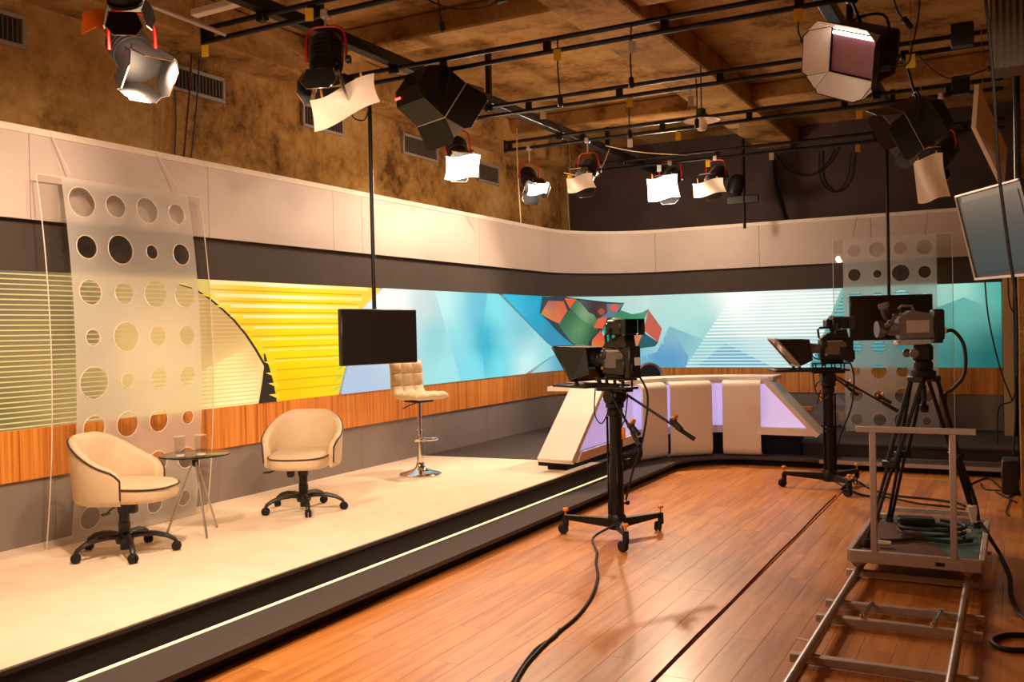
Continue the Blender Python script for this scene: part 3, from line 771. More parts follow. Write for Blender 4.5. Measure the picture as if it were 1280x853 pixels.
# ------------------------------------------------------------------ frosted panels with round holes
def holed_panel(name, label, W, Hh, clear_l, clear_r, radii, bow, loc, rz, row_frac=None):
    """panel hangs in local x (width) / z (height); frosted film with 4 x n round holes on a clear sheet"""
    t = thing(name, label, 'screen panel', loc, rz, 'perforated acrylic panels on the set')
    def B(x, z): f = z/Hh; return -bow*4*f*(1-f)
    rows = []
    for i in range(17):
        z = Hh*i/16; rows.append([(-clear_l, B(0, z), z), (W+clear_r, B(0, z), z)])
    cs = obj('clear_sheet', MB().sheet(rows, .006), 'acrylic', t)
    mb = MB()
    for xx in (-clear_l, W+clear_r): mb.tube([(xx, B(0, Hh*i/16), Hh*i/16) for i in range(17)], .004, 6)
    mb.tube([(-clear_l, 0, Hh), (W+clear_r, 0, Hh)], .004, 6)
    obj('polished_edge', mb, 'acryledge', cs)
    nr = len(radii); cw = W/4; chh = Hh/nr; mb = MB(); rim = []
    d0 = -.006
    for i in range(nr):
        for j in range(4):
            cx, cz, r = cw*(j+.5), Hh-chh*(i+.5), radii[i][j]
            hx, hz = cw/2, chh/2
            if r <= 0:
                mb.add([(cx-hx, B(0, cz-hz)+d0, cz-hz), (cx+hx, B(0, cz-hz)+d0, cz-hz), (cx+hx, B(0, cz+hz)+d0, cz+hz), (cx-hx, B(0, cz+hz)+d0, cz+hz)], [(0,1,2,3)]); continue
            K = 32; inn = []; out = []; ca = math.atan2(hz, hx)
            angs = sorted([2*PI*k/K for k in range(K)]+[ca, PI-ca, PI+ca, 2*PI-ca])
            for a in angs:
                c, s_ = math.cos(a), math.sin(a)
                inn.append((cx+r*c, 0, cz+r*s_))
                k = min(hx/max(1e-9, abs(c)), hz/max(1e-9, abs(s_))); out.append((cx+k*c, 0, cz+k*s_))
            vs = [(p[0], B(0, p[2])+d0, p[2]) for p in inn+out]; n = len(angs)
            mb.add(vs, [(k, (k+1) % n, n+(k+1) % n, n+k) for k in range(n)])
            rim.append(MB().tube([(cx+(r+.003)*math.cos(2*PI*k/28), B(0, cz+r*math.sin(2*PI*k/28))+d0-.001, cz+(r+.003)*math.sin(2*PI*k/28)) for k in range(28)], .0035, 5, closed=True))
    fr = obj('frosted_film', mb, 'frost', t)
    for q in rim: obj('hole_rim', q, 'acryledge', fr)
    return t
sx, sy = 1/195., 1/195.
rad1 = [[.098, .076, .09, .072], [.075, .098, .048, .075], [.082, .073, .095, .092], [.052, .10, .07, .07], [.105, .05, .071, .072], [.08, .084, .078, .05], [.07, .06, .08, .075], [.075, .05, .062, .055]]
# first panel: stands close to the left wall, seen behind the sideways chair
p0 = at_x(88, 690, -5.46); p1 = at_x(243, 600, -5.46)
Wf = p1.y-p0.y
pan = holed_panel('perforated_panel', 'tall frosted acrylic panel with round holes behind the sideways tub chair', Wf, at_x(78, 222, -5.46).z-FZ-.004, .17, .12, rad1, .10, (-5.46, p0.y, FZ+.004), PI/2)
for (a, b) in (((88, 218), (60, 172)), ((225, 239), (192, 196))):
    q = at_x(*a, -5.46); e = at_x(*b, XL+.1)
    obj('hanging_wire', MB().tube([q, Vector((XL+.118, e.y, ZS1-.01))], .0035, 5), 'paper', pan, world=True)
# second panel on the back wall
q0 = at_y(1057, 520, 12.25); q1 = at_y(1174, 520, 12.25)
rad2 = [[.075, .092, .076, .09], [.075, .048, .1, .072], [.09, .07, .095, .05], [.07, .095, .05, .08], [.075, .08, .06, .09], [.05, .09, .07, .08], [.075, .06, .09, .07], [.07, .075, .1, .05]]
pan2 = holed_panel('perforated_panel', 'frosted acrylic panel with round holes behind the hanging black monitor on the back wall', q1.x-q0.x, at_y(1070, 298, 12.25).z-FZ, .12, .17, rad2, .0, (q0.x, 12.25, HP), 0)
for xx in (q0.x+.12, q1.x-.12):
    obj('hanging_wire', MB().tube([(xx, 12.245, at_y(1070, 298, 12.25).z), (xx, YB-.11, ZS1-.02)], .003, 5), 'alu', pan2, world=True)

# ------------------------------------------------------------------ news desk
def news_desk():
    t = thing('news_desk', 'curved white news desk with bent drop panels and lavender lit insets', 'desk', (-3.4, 9.9, HS))
    def ob(n, mb, m, par=t, **k): return obj(n, mb, m, par, world=True, **k)
    cx, cy, rr = -2.62, 9.62, 1.12
    def arc(a, r, z): return Vector((cx+r*math.cos(R(a)), cy+r*math.sin(R(a)), z))
    ZT = .965
    Lx, Ly = -3.74, 8.02           # left wing foot
    # top slab outline (front edge, then back edge)
    front = [Vector((-3.80, 8.62, 0)), Vector((-3.74, 9.55, 0))]+[arc(a, rr+.02, 0) for a in range(176, 88, -4)]+[Vector((-2.42, 10.74, 0))]
    back = [Vector((-2.42, 11.2, 0))]+[arc(a, rr+.48, 0) for a in range(92, 180, 4)]+[Vector((-4.22, 9.55, 0)), Vector((-4.24, 8.62, 0))]
    ob('desk_top', MB().prism([(p.x, p.y) for p in front+back], ZT, ZT+.045), 'white_lam', ang=25)
    # under counter fascia and lavender insets, slightly behind the drop panels
    fas = [Vector((-3.83, 8.7, 0)), Vector((-3.80, 9.55, 0))]+[arc(a, rr+.07, 0) for a in range(176, 88, -4)]+[Vector((-2.55, 10.80, 0))]
    def band(pts, z0, z1, th=.02):
        mb = MB(); n = len(pts); vs = []
        for i, p in enumerate(pts):
            a = pts[max(i-1, 0)]; b = pts[min(i+1, n-1)]; d = (b-a).normalized(); nn = Vector((-d.y, d.x, 0))
            vs += [(p.x, p.y, z0), (p.x, p.y, z1), (p.x+nn.x*th, p.y+nn.y*th, z1), (p.x+nn.x*th, p.y+nn.y*th, z0)]
        fs = [(0,1,2,3), tuple(4*(n-1)+k for k in (3,2,1,0))]
        for i in range(n-1):
            for k in range(4): l = (k+1) % 4; fs.append((4*i+k, 4*(i+1)+k, 4*(i+1)+l, 4*i+l))
        return mb.add(vs, fs)
    mid = fas[1:-1]
    ob('lit_inset', band(mid, .44, .93), 'lavender', ang=25)
    ob('lower_rail', band(mid, .355, .44, .05), 'white_lam', ang=25)
    ob('top_rail', band(fas, .93, ZT, .05), 'white_lam', ang=25)
    ob('plinth', band([p+Vector((-.06, .06, 0)) for p in [Vector((-3.80, 8.16, 0))]+mid+[Vector((-2.1, 10.86, 0))]], HS, .355, .3), 'darkvoid', ang=25)
    # left wing: slanted end slab, triangular inset, rails
    bx0, bx1 = -3.98, -3.60
    zb, yb, yt = .345, 7.88, 8.66
    mb = MB(); 
    mb.slab([(bx0, yb, zb), (bx1, yb-.04, zb), (bx1, yt-.04, ZT), (bx0, yt, ZT)], .05)
    ob('slanted_end', mb, 'white_lam', smooth=False)
    ob('lit_inset', MB().slab([(-3.66, yb+.12, .44), (-3.70, 9.6, .44), (-3.70, 9.6, .93), (-3.66, yt+.06, .93)], .015), 'lavender', smooth=False)
    ob('lower_rail', MB().slab([(-3.63, yb+.02, .355), (-3.68, 9.6, .355), (-3.68, 9.6, .44), (-3.63, yb+.11, .44)], .05), 'white_lam', smooth=False)
    ob('plinth', MB().box((-3.86, 8.9, .30), (.2, 1.75, .1)), 'darkvoid', smooth=False)
    # right wing
    ex = -1.93; y0, y1 = 10.58, 10.98
    ob('slanted_end', MB().slab([(ex, y0, zb), (ex, y1, zb), (ex-.58, y1, ZT), (ex-.58, y0, ZT)], .05), 'white_lam', smooth=False)
    ob('lit_inset', MB().slab([(-2.62, 10.68, .44), (ex-.10, 10.68, .44), (ex-.56, 10.68, .93), (-2.62, 10.70, .93)], -.015), 'lavender', smooth=False)
    ob('lower_rail', MB().slab([(-2.62, 10.64, .355), (ex-.01, 10.62, .355), (ex-.09, 10.62, .44), (-2.62, 10.64, .44)], -.05), 'white_lam', smooth=False)
    # three bent drop panels
    for (a0, a1) in ((170, 148), (144, 117), (109, 86.5)):
        A, Bp = arc(a0, rr-.03, 0), arc(a1, rr-.03, 0); n = Vector((cx, cy, 0))-(A+Bp)/2; n.normalize()
        prof = [(.42, .955), (.02, .955), (-.02, .945), (-.045, .92), (-.052, .88), (-.052, .19), (-.045, .155), (-.02, .128), (.02, .118), (.10, .116)]
        rows = []
        for (d, z) in prof: rows.append([A-n*d+Vector((0, 0, z)), A.lerp(Bp, .5)-n*d+Vector((0, 0, z)), Bp-n*d+Vector((0, 0, z))])
        ob('drop_panel', MB().sheet(rows, .025), 'white_lam', ang=50)
    # modesty rear
    return t
news_desk()
def desk_chair():
    p = at_y(812, 470, 11.4)
    t = thing('desk_chair', 'black chair with a chrome rimmed back behind the desk', 'chair', (p.x, 11.4, HP), R(-55))
    zt = at_y(812, 455, 11.4).z-HP
    outl = [(-.155+.0*k, 0) for k in range(0)]
    pts = []
    for k in range(25):
        a = PI*k/24; pts.append((.0, -.16*math.cos(a), zt-.16+.16*math.sin(a)))
    pts = [(-.015, p_[1], p_[2]) for p_ in [(0, -.16, zt-.42)]+pts+[(0, .16, zt-.42)]]
    obj('backrest', MB().slab([(p[0], p[1], p[2]) for p in pts], .03), 'blackplastic', t)
    obj('back_rim', MB().tube([(0, q_[1], q_[2]) for q_ in pts], .02, 8), 'alu', t)
    obj('seat', MB().box((.2, 0, .47), (.42, .42, .07), .03), 'blackplastic', t)
    for s_ in (-1, 1):
        obj('frame', MB().tube([(0, s_*.17, zt-.4), (-.02, s_*.19, .45), (-.02, s_*.19, .012)], .012, 8), 'chrome', t)
        obj('frame', MB().tube([(.38, s_*.19, .45), (.40, s_*.2, .012)], .012, 8), 'chrome', t)
desk_chair()

# ------------------------------------------------------------------ hanging monitors
def monitor(name, label, c, direc, W, Hh, pole_top, th=.05, scr='screen_matte', tilt=0.):
    d = Vector(direc).normalized()
    t = thing(name, label, 'monitor', c, math.atan2(d.y, d.x))
    M = Matrix.Rotation(tilt, 4, 'Y')
    cs = obj('casing', MB().box((-th/2, 0, 0), (th, W, Hh), .008, M=M), 'blackplastic', t)
    obj('screen', MB().box((.0015, 0, .004), (.003, W-.03, Hh-.035), .001, M=M), scr, cs)
    if pole_top:
        zt = pole_top-c[2]
        obj('pole', MB().tube([(-th-.03, 0, -.1), (-th-.03, 0, zt)], .018, 10), 'blackpipe', t)
        obj('bracket', MB().box((-th-.005, 0, 0), (.03, .24, .2), .004).box((-th-.03, 0, zt-.02), (.07, .07, .06), .01), 'blackmetal', t)
    return t
def P3(x, y, Y): return at_y(x, y, Y)
pc = at_y(476, 421, 6.38)
monitor('hanging_monitor', 'black flat monitor hung on a thin pole above the bar stool', (pc.x, pc.y, pc.z), (.96, -.27, 0), .80, .465, 3.66)
pc = at_y(1114, 397, 11.55)
mon2 = monitor('hanging_monitor', 'glossy black flat monitor hung in front of the perforated panel', (pc.x, pc.y, pc.z), (.35, -.93, 0), .92, .52, 3.66, scr='screen')
# big monitor under the ceiling by the right wall
A = at_y(1195, 246, 7.0); Bq = at_y(1274, 224, 6.3); Cq = at_y(1220, 349, 6.93)
def wall_tv():
    t = thing('wall_monitor', 'large dark monitor with a blue grey screen hung beside the right wall', 'monitor', (Cq.x+.2, 6.6, Cq.z))
    u = (Bq-A); v = (Cq-A); n = u.cross(v).normalized()
    if n.dot(CP-A) < 0: n = -n
    W2 = u; 
    Dq = Bq+v
    pts = [A, Bq, Dq, Cq]
    mbk = MB().slab([p-n*.06 for p in pts], .06) if (Bq-A).cross(Dq-A).dot(n) > 0 else MB().slab([p for p in pts], .06)
    cs = obj('casing', mbk, 'blackplastic', t, smooth=False, world=True)
    ins = lambda a, b: A+u*a+v*b
    obj('screen', MB().slab([ins(.05, .09)+n*.003, ins(.95, .09)+n*.003, ins(.95, .93)+n*.003, ins(.05, .93)+n*.003], .002), 'screen_blue', cs, smooth=False, world=True)
    mb = MB(); mb.bar(A+n*.004, Cq+n*.004, .012, .012); mb.bar(A+n*.004, Bq+n*.004, .012, .012); mb.bar(Cq+n*.004, Dq+n*.004, .016, .016)
    obj('bezel', mb, 'alu_dull', cs, world=True)
    obj('bracket', MB().bar(A.lerp(Dq, .5)-n*.06, A.lerp(Dq, .5)-n*.16+Vector((0, 0, .0)), .2, .2).tube([A.lerp(Dq, .5)-n*.14, (A.lerp(Dq, .5)-n*.14).xy.to_3d()+Vector((0, 0, 3.68))], .02, 8), 'blackmetal', t, world=True)
wall_tv()

# ================================================================== CAMERAS
def studio_camera(label, loc, lens_dir, leg0, hand):
    d = Vector(lens_dir).normalized(); rz = math.atan2(d.y, d.x)
    t = thing('studio_camera', label, 'camera', loc, rz, 'pedestal cameras on the wood floor')
    # --- wheeled base: three legs at world angles
    hub = obj('column_foot', MB().lathe([(.06, .075), (.07, .085), (.07, .17), (.058, .19)], 20), 'blackmetal', t)
    for k in range(3):
        a = leg0-rz+R(120*k); c, s_ = math.cos(a), math.sin(a)
        lg = obj('leg', MB().add([(c*.04-s_*.028, s_*.04+c*.028, .155), (c*.04+s_*.028, s_*.04-c*.028, .155), (c*.04+s_*.028, s_*.04-c*.028, .085), (c*.04-s_*.028, s_*.04+c*.028, .085),
            (c*.44-s_*.02, s_*.44+c*.02, .150), (c*.44+s_*.02, s_*.44-c*.02, .150), (c*.44+s_*.02, s_*.44-c*.02, .118), (c*.44-s_*.02, s_*.44+c*.02, .118)],
            [(0,1,5,4),(1,2,6,5),(2,3,7,6),(3,0,4,7),(0,3,2,1),(4,5,6,7)]), 'blackmetal', t, smooth=False)
        x, y = c*.43, s_*.43
        mb = MB().lathe([(.02, .06), (.024, .065), (.024, .125), (.018, .13)], 12, M=Matrix.Translation((x, y, 0)))
        M = Matrix.Translation((x+.02, y+.01, .04)) @ Matrix.Rotation(a+.6, 4, 'Z') @ Matrix.Rotation(PI/2, 4, 'X')
        for q in (-1, 1): mb.lathe([(.012, q*.007), (.036, q*.007), (.040, q*.013), (.036, q*.022), (.012, q*.022)], 18, M=M)
        obj('caster', mb, 'rubber', lg)
        obj('brake_knob', MB().lathe([(.006, .12), (.006, .18), (.022, .182), (.024, .196), (.018, .204), (0, .205)], 14, M=Matrix.Translation((x, y, 0))), 'orange', lg)
    # --- column
    col = obj('pedestal_column', MB().lathe([(.055, .17), (.055, .56), (.05, .565), (.05, .60), (.045, .605), (.045, .93), (.06, .94), (.06, .985), (.04, 1.0)], 24), 'blackmetal', t)
    for a in (.5, 2.6, 4.7): obj('column_rod', MB().tube([(.062*math.cos(a), .062*math.sin(a), .18), (.062*math.cos(a), .062*math.sin(a), .93)], .009, 6), 'blackgloss', col)
    obj('clamp_knob', MB().lathe([(.008, 0), (.008, .05), (.02, .055), (.02, .075), (0, .077)], 10, M=Matrix.Translation((-.05, -.03, .60)) @ Matrix.Rotation(-PI/2, 4, 'Y')), 'blackplastic', col)
    obj('clamp_knob', MB().lathe([(.008, 0), (.008, .05), (.018, .055), (.018, .07), (0, .072)], 10, M=Matrix.Translation((0, -.05, .26)) @ Matrix.Rotation(PI/2, 4, 'X')), 'blackplastic', col)
    obj('hose_clip', MB().box((-.05, -.035, .80), (.03, .03, .09), .008).box((.05, -.05, .88), (.03, .03, .06), .008), 'orange', col)
    # --- pan head
    hd = obj('pan_head', MB().lathe([(.05, .99), (.07, 1.0), (.07, 1.03), (.045, 1.04)], 20).box((0, 0, 1.075), (.13, .12, .09), .015).lathe([(.05, -.075), (.055, -.07), (.055, .07), (.05, .075)], 18, M=Matrix.Translation((0, 0, 1.08)) @ Matrix.Rotation(PI/2, 4, 'X')).box((.0, 0, 1.13), (.3, .11, .02), .004), 'blackmetal', t)
    obj('serial_sticker', MB().box((-.03, -.0765, 1.085), (.045, .002, .05)), 'whitetag', hd, smooth=False)
    for s_, L in zip((-1, 1), hand):
        a = Vector((-.06, s_*.075, 1.09)); b = a+Vector((-.40*L, s_*.16, -.26*L)); e = b+(b-a).normalized()*.13
        h = obj('pan_handle', MB().tube([a, b], .010, 8), 'blackmetal', t)
        obj('grip', MB().tube([b-(b-a)*.06, e], [.016, .017], 10), 'rubber', h)
        q = b.lerp(a, .12)
        obj('zoom_control', MB().box(q+Vector((0, 0, .035)), (.05, .05, .05), .012).tube([q+Vector((-.0, .0, .04)), q+Vector((-.10, .02, -.02))], .016, 8), 'camblack', h)
        obj('control_ring', MB().lathe([(.012, 0), (.024, .004), (.024, .014), (.012, .018)], 14, M=Matrix.Translation(q+Vector((-.03, 0, .055))) @ Matrix.Rotation(PI/3, 4, 'Y')), 'orange', h)
    # --- riser plate and rails
    pl = obj('riser_plate', MB().box((.02, 0, 1.15), (.42, .14, .018), .004).box((-.02, 0, 1.215), (.34, .12, .014), .004), 'camblack', t)
    for x in (-.14, -.05, .04, .13):
        for s_ in (-1, 1): obj('riser_post', MB().tube([(x, s_*.05, 1.155), (x, s_*.05, 1.212)], .007, 6), 'camblack', pl)
    for s_ in (-1, 1): obj('support_rod', MB().tube([(-.1, s_*.055, 1.168), (.5, s_*.055, 1.168)], .0085, 8), 'blackmetal', pl)
    for x in (.30, .02): obj('rail_knob', MB().lathe([(.015, 0), (.017, .02), (0, .022)], 10, M=Matrix.Translation((x, -.075, 1.20)) @ Matrix.Rotation(PI/2, 4, 'X')), 'orange', pl)
    # --- teleprompter
    ps = obj('prompter_display', MB().box((.34, 0, 1.155), (.40, .34, .022), .005), 'camblack', t)
    obj('display_screen', MB().box((.35, 0, 1.1675), (.34, .30, .003)), 'screen', ps, smooth=False)
    T0, B0 = (.53, 1.46), (.31, 1.20)      # glass: top leans forward
    fr = MB()
    for s_ in (-1, 1): fr.bar((T0[0], s_*.165, T0[1]), (B0[0], s_*.165, B0[1]), .018, .018, .003)
    fr.bar((T0[0], -.165, T0[1]), (T0[0], .165, T0[1]), .018, .018, .003); fr.bar((B0[0], -.165, B0[1]), (B0[0], .165, B0[1]), .018, .018, .003)
    ho = obj('prompter_frame', fr, 'tan_trim' if hand[0] < .7 else 'camblack', t)
    obj('beam_splitter', MB().slab([(T0[0], -.157, T0[1]), (T0[0], .157, T0[1]), (B0[0], .157, B0[1]), (B0[0], -.157, B0[1])], .004), 'promptglass', ho, smooth=False)
    hood = MB()
    for s_ in (-1, 1): hood.slab([(T0[0]-.01, s_*.168, T0[1]-.005), (B0[0]-.005, s_*.168, B0[1]), (.17, s_*.10, 1.25), (.20, s_*.10, 1.45)], .003)
    hood.slab([(T0[0]-.01, -.168, T0[1]), (T0[0]-.01, .168, T0[1]), (.20, .10, 1.452), (.20, -.10, 1.452)], .003)
    obj('cloth_hood', hood, 'camblack', ho, smooth=False)
    obj('frame_bracket', MB().bar((B0[0], -.12, B0[1]), (B0[0]-.02, -.12, 1.165), .02, .02).bar((B0[0], .12, B0[1]), (B0[0]-.02, .12, 1.165), .02, .02), 'blackmetal', ho)
    # --- camera body and lens
    bd = MB().box((-.06, 0, 1.35), (.28, .115, .21), .014).box((-.20, 0, 1.345), (.06, .125, .24), .01).box((-.02, -.06, 1.31), (.14, .02, .1), .006)
    bd.prism([(-.16, 1.455), (.06, 1.455), (.02, 1.50), (-.12, 1.52)], -.04, .04, M=Matrix(((1,0,0,0),(0,0,-1,0),(0,1,0,0),(0,0,0,1))))
    body = obj('camera_body', bd, 'camblack', t)
    obj('side_panel', MB().box((-.06, -.0595, 1.36), (.2, .006, .12), .002).box((-.06, .0595, 1.36), (.2, .006, .12), .002), 'camgrey', body)
    obj('side_switches', MB().box((-.10, -.064, 1.33), (.012, .005, .012)).box((-.06, -.064, 1.33), (.012, .005, .012)).box((-.02, -.064, 1.39), (.05, .005, .02)), 'alu', body)
    obj('carry_handle', MB().tube([(.08, 0, 1.46), (.09, 0, 1.545), (.075, 0, 1.56), (-.02, 0, 1.56), (-.04, 0, 1.52)], .011, 8), 'camblack', body)
    obj('rear_label', MB().box((-.2315, -.02, 1.35), (.002, .055, .06)), 'whitetag', body, smooth=False)
    obj('rear_connectors', MB().box((-.235, .035, 1.30), (.02, .03, .08), .004).box((-.238, 0, 1.265), (.02, .09, .03), .004), 'blackmetal', body)
    MX = Matrix.Translation((0, 0, 1.36)) @ Matrix.Rotation(PI/2, 4, 'Y')
    ln = obj('lens', MB().lathe([(.04, .075), (.045, .085), (.045, .14), (.052, .145), (.052, .19), (.047, .195), (.06, .235), (.06, .28), (.05, .28)], 24, M=MX), 'camgrey' if hand[0] < .7 else 'camblack', body)
    obj('lens_glass', MB().lathe([(0, .276), (.05, .272)], 24, M=MX, cap=False), 'lensglass', ln)
    obj('lens_motor', MB().box((.14, -.065, 1.37), (.11, .035, .075), .01), 'camblack', ln)
    # --- viewfinder on its arm
    vf = obj('viewfinder', MB().box((-.10, 0, 1.605), (.15, .19, .115), .012).box((.0, 0, 1.60), (.05, .13, .08), .01), 'camblack', t)
    hd2 = MB()
    for (p, q) in (((-1, -1), (1, -1)), ((1, -1), (1, 1)), ((1, 1), (-1, 1)), ((-1, 1), (-1, -1))):
        hd2.slab([(-.175, p[0]*.09, 1.605+p[1]*.052), (-.175, q[0]*.09, 1.605+q[1]*.052), (-.235, q[0]*.10, 1.605+q[1]*.06), (-.235, p[0]*.10, 1.605+p[1]*.06)], .003)
    obj('viewfinder_hood', hd2, 'camblack', vf, smooth=False)
    obj('viewfinder_screen', MB().box((-.177, 0, 1.605), (.003, .16, .09)), 'screen', vf, smooth=False)
    obj('tally_light', MB().box((-.04, 0, 1.668), (.05, .05, .016), .004), 'whitetag', vf)
    obj('viewfinder_arm', MB().bar((-.06, .0, 1.55), (-.05, 0, 1.50), .04, .03).bar((-.05, .075, 1.5), (-.07, .10, 1.60), .02, .03), 'blackmetal', vf)
    obj('top_ridge', MB().prism([(-.19, 1.455), (.07, 1.455), (.045, 1.485), (-.06, 1.53), (-.17, 1.545)], -.05, .05, M=Matrix(((1,0,0,0),(0,0,-1,0),(0,1,0,0),(0,0,0,1)))), 'camblack', body, smooth=False)
    obj('shoulder_pad', MB().box((-.04, 0, 1.235), (.2, .09, .03), .01), 'rubber', body)
    for s_ in (-1, 1):
        obj('side_module', MB().box((-.14, s_*.066, 1.31), (.09, .02, .12), .006), 'camblack', body)
        obj('filter_switch', MB().box((.045, s_*.064, 1.40), (.05, .018, .06), .006), 'camblack', body)
        obj('body_knob', MB().lathe([(.010, 0), (.012, .014), (0, .016)], 10, M=Matrix.Translation((.04, s_*.073, 1.30)) @ Matrix.Rotation(-s_*PI/2, 4, 'X')), 'alu', body)
        obj('body_stripe', MB().box((-.05, s_*.0635, 1.43), (.15, .004, .012)), 'alu_dull', body, smooth=False)
    obj('lens_cable', MB().tube(smooth_path([(.14, -.08, 1.34), (.10, -.11, 1.27), (.02, -.10, 1.25), (-.05, -.075, 1.29)], 5), .006, 6), 'cable', body)
    obj('viewfinder_cable', MB().tube(smooth_path([(-.05, .09, 1.58), (-.12, .13, 1.50), (-.19, .10, 1.42), (-.21, .065, 1.38)], 5), .006, 6), 'cable', body)
    obj('head_lever', MB().tube([(.03, -.08, 1.06), (.07, -.13, 1.02), (.08, -.15, .98)], .007, 6), 'blackmetal', hd)
    obj('head_knob', MB().lathe([(.012, 0), (.02, .006), (.02, .03), (0, .034)], 12, M=Matrix.Translation((.05, -.075, 1.10)) @ Matrix.Rotation(PI/2, 4, 'X')), 'orange', hd)
    # --- leads drooping under the head
    for pts, r in (([(-.2, -.04, 1.27), (-.27, -.08, 1.1), (-.24, -.06, .8), (-.12, -.05, .5), (-.07, -.03, .3)], .008), ([(.16, .05, 1.15), (.14, .08, .95), (.05, .09, .88), (-.02, .07, 1.0)], .005), ([(-.05, -.09, 1.1), (.02, -.12, .9), (.08, -.1, .82), (.06, -.05, .95)], .005)):
        obj('lead', MB().tube(smooth_path(pts, 6), r, 6), 'cable', t)
    return t
studio_camera('studio camera with black prompter hood on a wheeled pedestal in front of the desk wing', (-2.67, 6.58, 0), (-.90, .42, 0), R(180), (.95, .95))
studio_camera('studio camera with tan prompter frame on a wheeled pedestal beside the perforated panel', (-1.585, 9.37, 0), (-.90, -.44, 0), R(183), (.55, 1.0))

# ------------------------------------------------------------------ camera dolly, track, tripod
ZR = .075
trk = thing('dolly_track', 'aluminium tube dolly track with square ties on the floor', 'track', (-.55, 5, 0))
for x in (-.865, -.255): obj('rail', MB().tube([(x, 1.2, ZR), (x, 7.0, ZR)], .021, 12), 'alu', trk, world=True)
for y in (1.6, 2.6, 3.6, 4.47, 5.13, 5.42, 6.15, 6.95):
    obj('tie', MB().box((-.55, y, .032), (.80, .042, .042), .004), 'alu_dull', trk, world=True)
    for x in (-.865, -.255): obj('rail_saddle', MB().box((x, y, .055), (.03, .045, .01)), 'alu_dull', trk, world=True)
for x in (-.72, -.38):
    obj('latch', MB().bar((x, 5.13, .064), (x+.02, 5.42, .064), .018, .014, .003).lathe([(.014, .058), (.014, .074)], 10, M=Matrix.Translation((x, 5.15, 0))).lathe([(.014, .058), (.014, .074)], 10, M=Matrix.Translation((x+.02, 5.40, 0))), 'chrome', trk, world=True)
cart = thing('camera_dolly', 'low metal camera dolly with push bar standing on the track', 'dolly', (-.545, 6.65, .0))
cx0, cx1, cy0, cy1, zc = -.91, -.18, 6.02, 7.25, .165
obj('deck', MB().box(((cx0+cx1)/2, (cy0+cy1)/2, zc), (cx1-cx0-.05, cy1-cy0-.05, .016), .002), 'teal_ply', cart, world=True)
obj('deck_board', MB().prism([(-.86, 6.06), (-.30, 6.06), (-.52, 6.60), (-.62, 7.05), (-.86, 7.1)], zc+.008, zc+.012), 'brown_board', cart, world=True, smooth=False)
for a, b in (((cx0, cy0), (cx1, cy0)), ((cx0, cy1), (cx1, cy1)), ((cx0, cy0), (cx0, cy1)), ((cx1, cy0), (cx1, cy1))):
    obj('frame_rail', MB().bar((a[0], a[1], zc+.005), (b[0], b[1], zc+.005), .032, .075, .004), 'alu_dull', cart, world=True)
obj('name_plate', MB().box((-.40, cy0-.0175, zc+.0), (.05, .003, .022)), 'blackplastic', cart, world=True, smooth=False)
hz0, hz1 = zc+.03, .935
for x in (-.765, -.325): obj('push_bar_post', MB().box((x, cy0+.0, (hz0+hz1)/2), (.036, .036, hz1-hz0), .004), 'alu_dull', cart, world=True)
obj('push_bar', MB().bar((-.86, cy0, hz1+.016), (-.20, cy0, hz1+.016), .036, .036, .004), 'alu_dull', cart, world=True)
obj('rear_guard', MB().bar((-.80, cy1+.02, .24), (-.24, cy1+.02, .24), .03, .03, .003).bar((-.80, cy1+.02, .24), (-.80, cy1+.02, .13), .03, .03).bar((-.24, cy1+.02, .24), (-.24, cy1+.02, .13), .03, .03), 'alu_dull', cart, world=True)
for x in (-.865, -.255):
    for y in (cy0+.1, cy1-.12):
        br = obj('wheel_bracket', MB().add([(x-.06, y-.05, .135), (x+.06, y-.05, .135), (x, y-.05, .085), (x-.06, y+.05, .135), (x+.06, y+.05, .135), (x, y+.05, .085)], [(0,1,2),(5,4,3),(0,3,4,1),(1,4,5,2),(2,5,3,0)]), 'alu_dull', cart, world=True, smooth=False)
        for q in (-1, 1):
            M = Matrix.Translation((x+q*.028, y, .107)) @ Matrix.Rotation(q*R(40), 4, 'Y') @ Matrix.Rotation(PI/2, 4, 'Y')
            obj('wheel', MB().lathe([(.006, -.012), (.032, -.012), (.035, 0), (.032, .012), (.006, .012)], 16, M=M), 'wheel_brown', br, world=True)
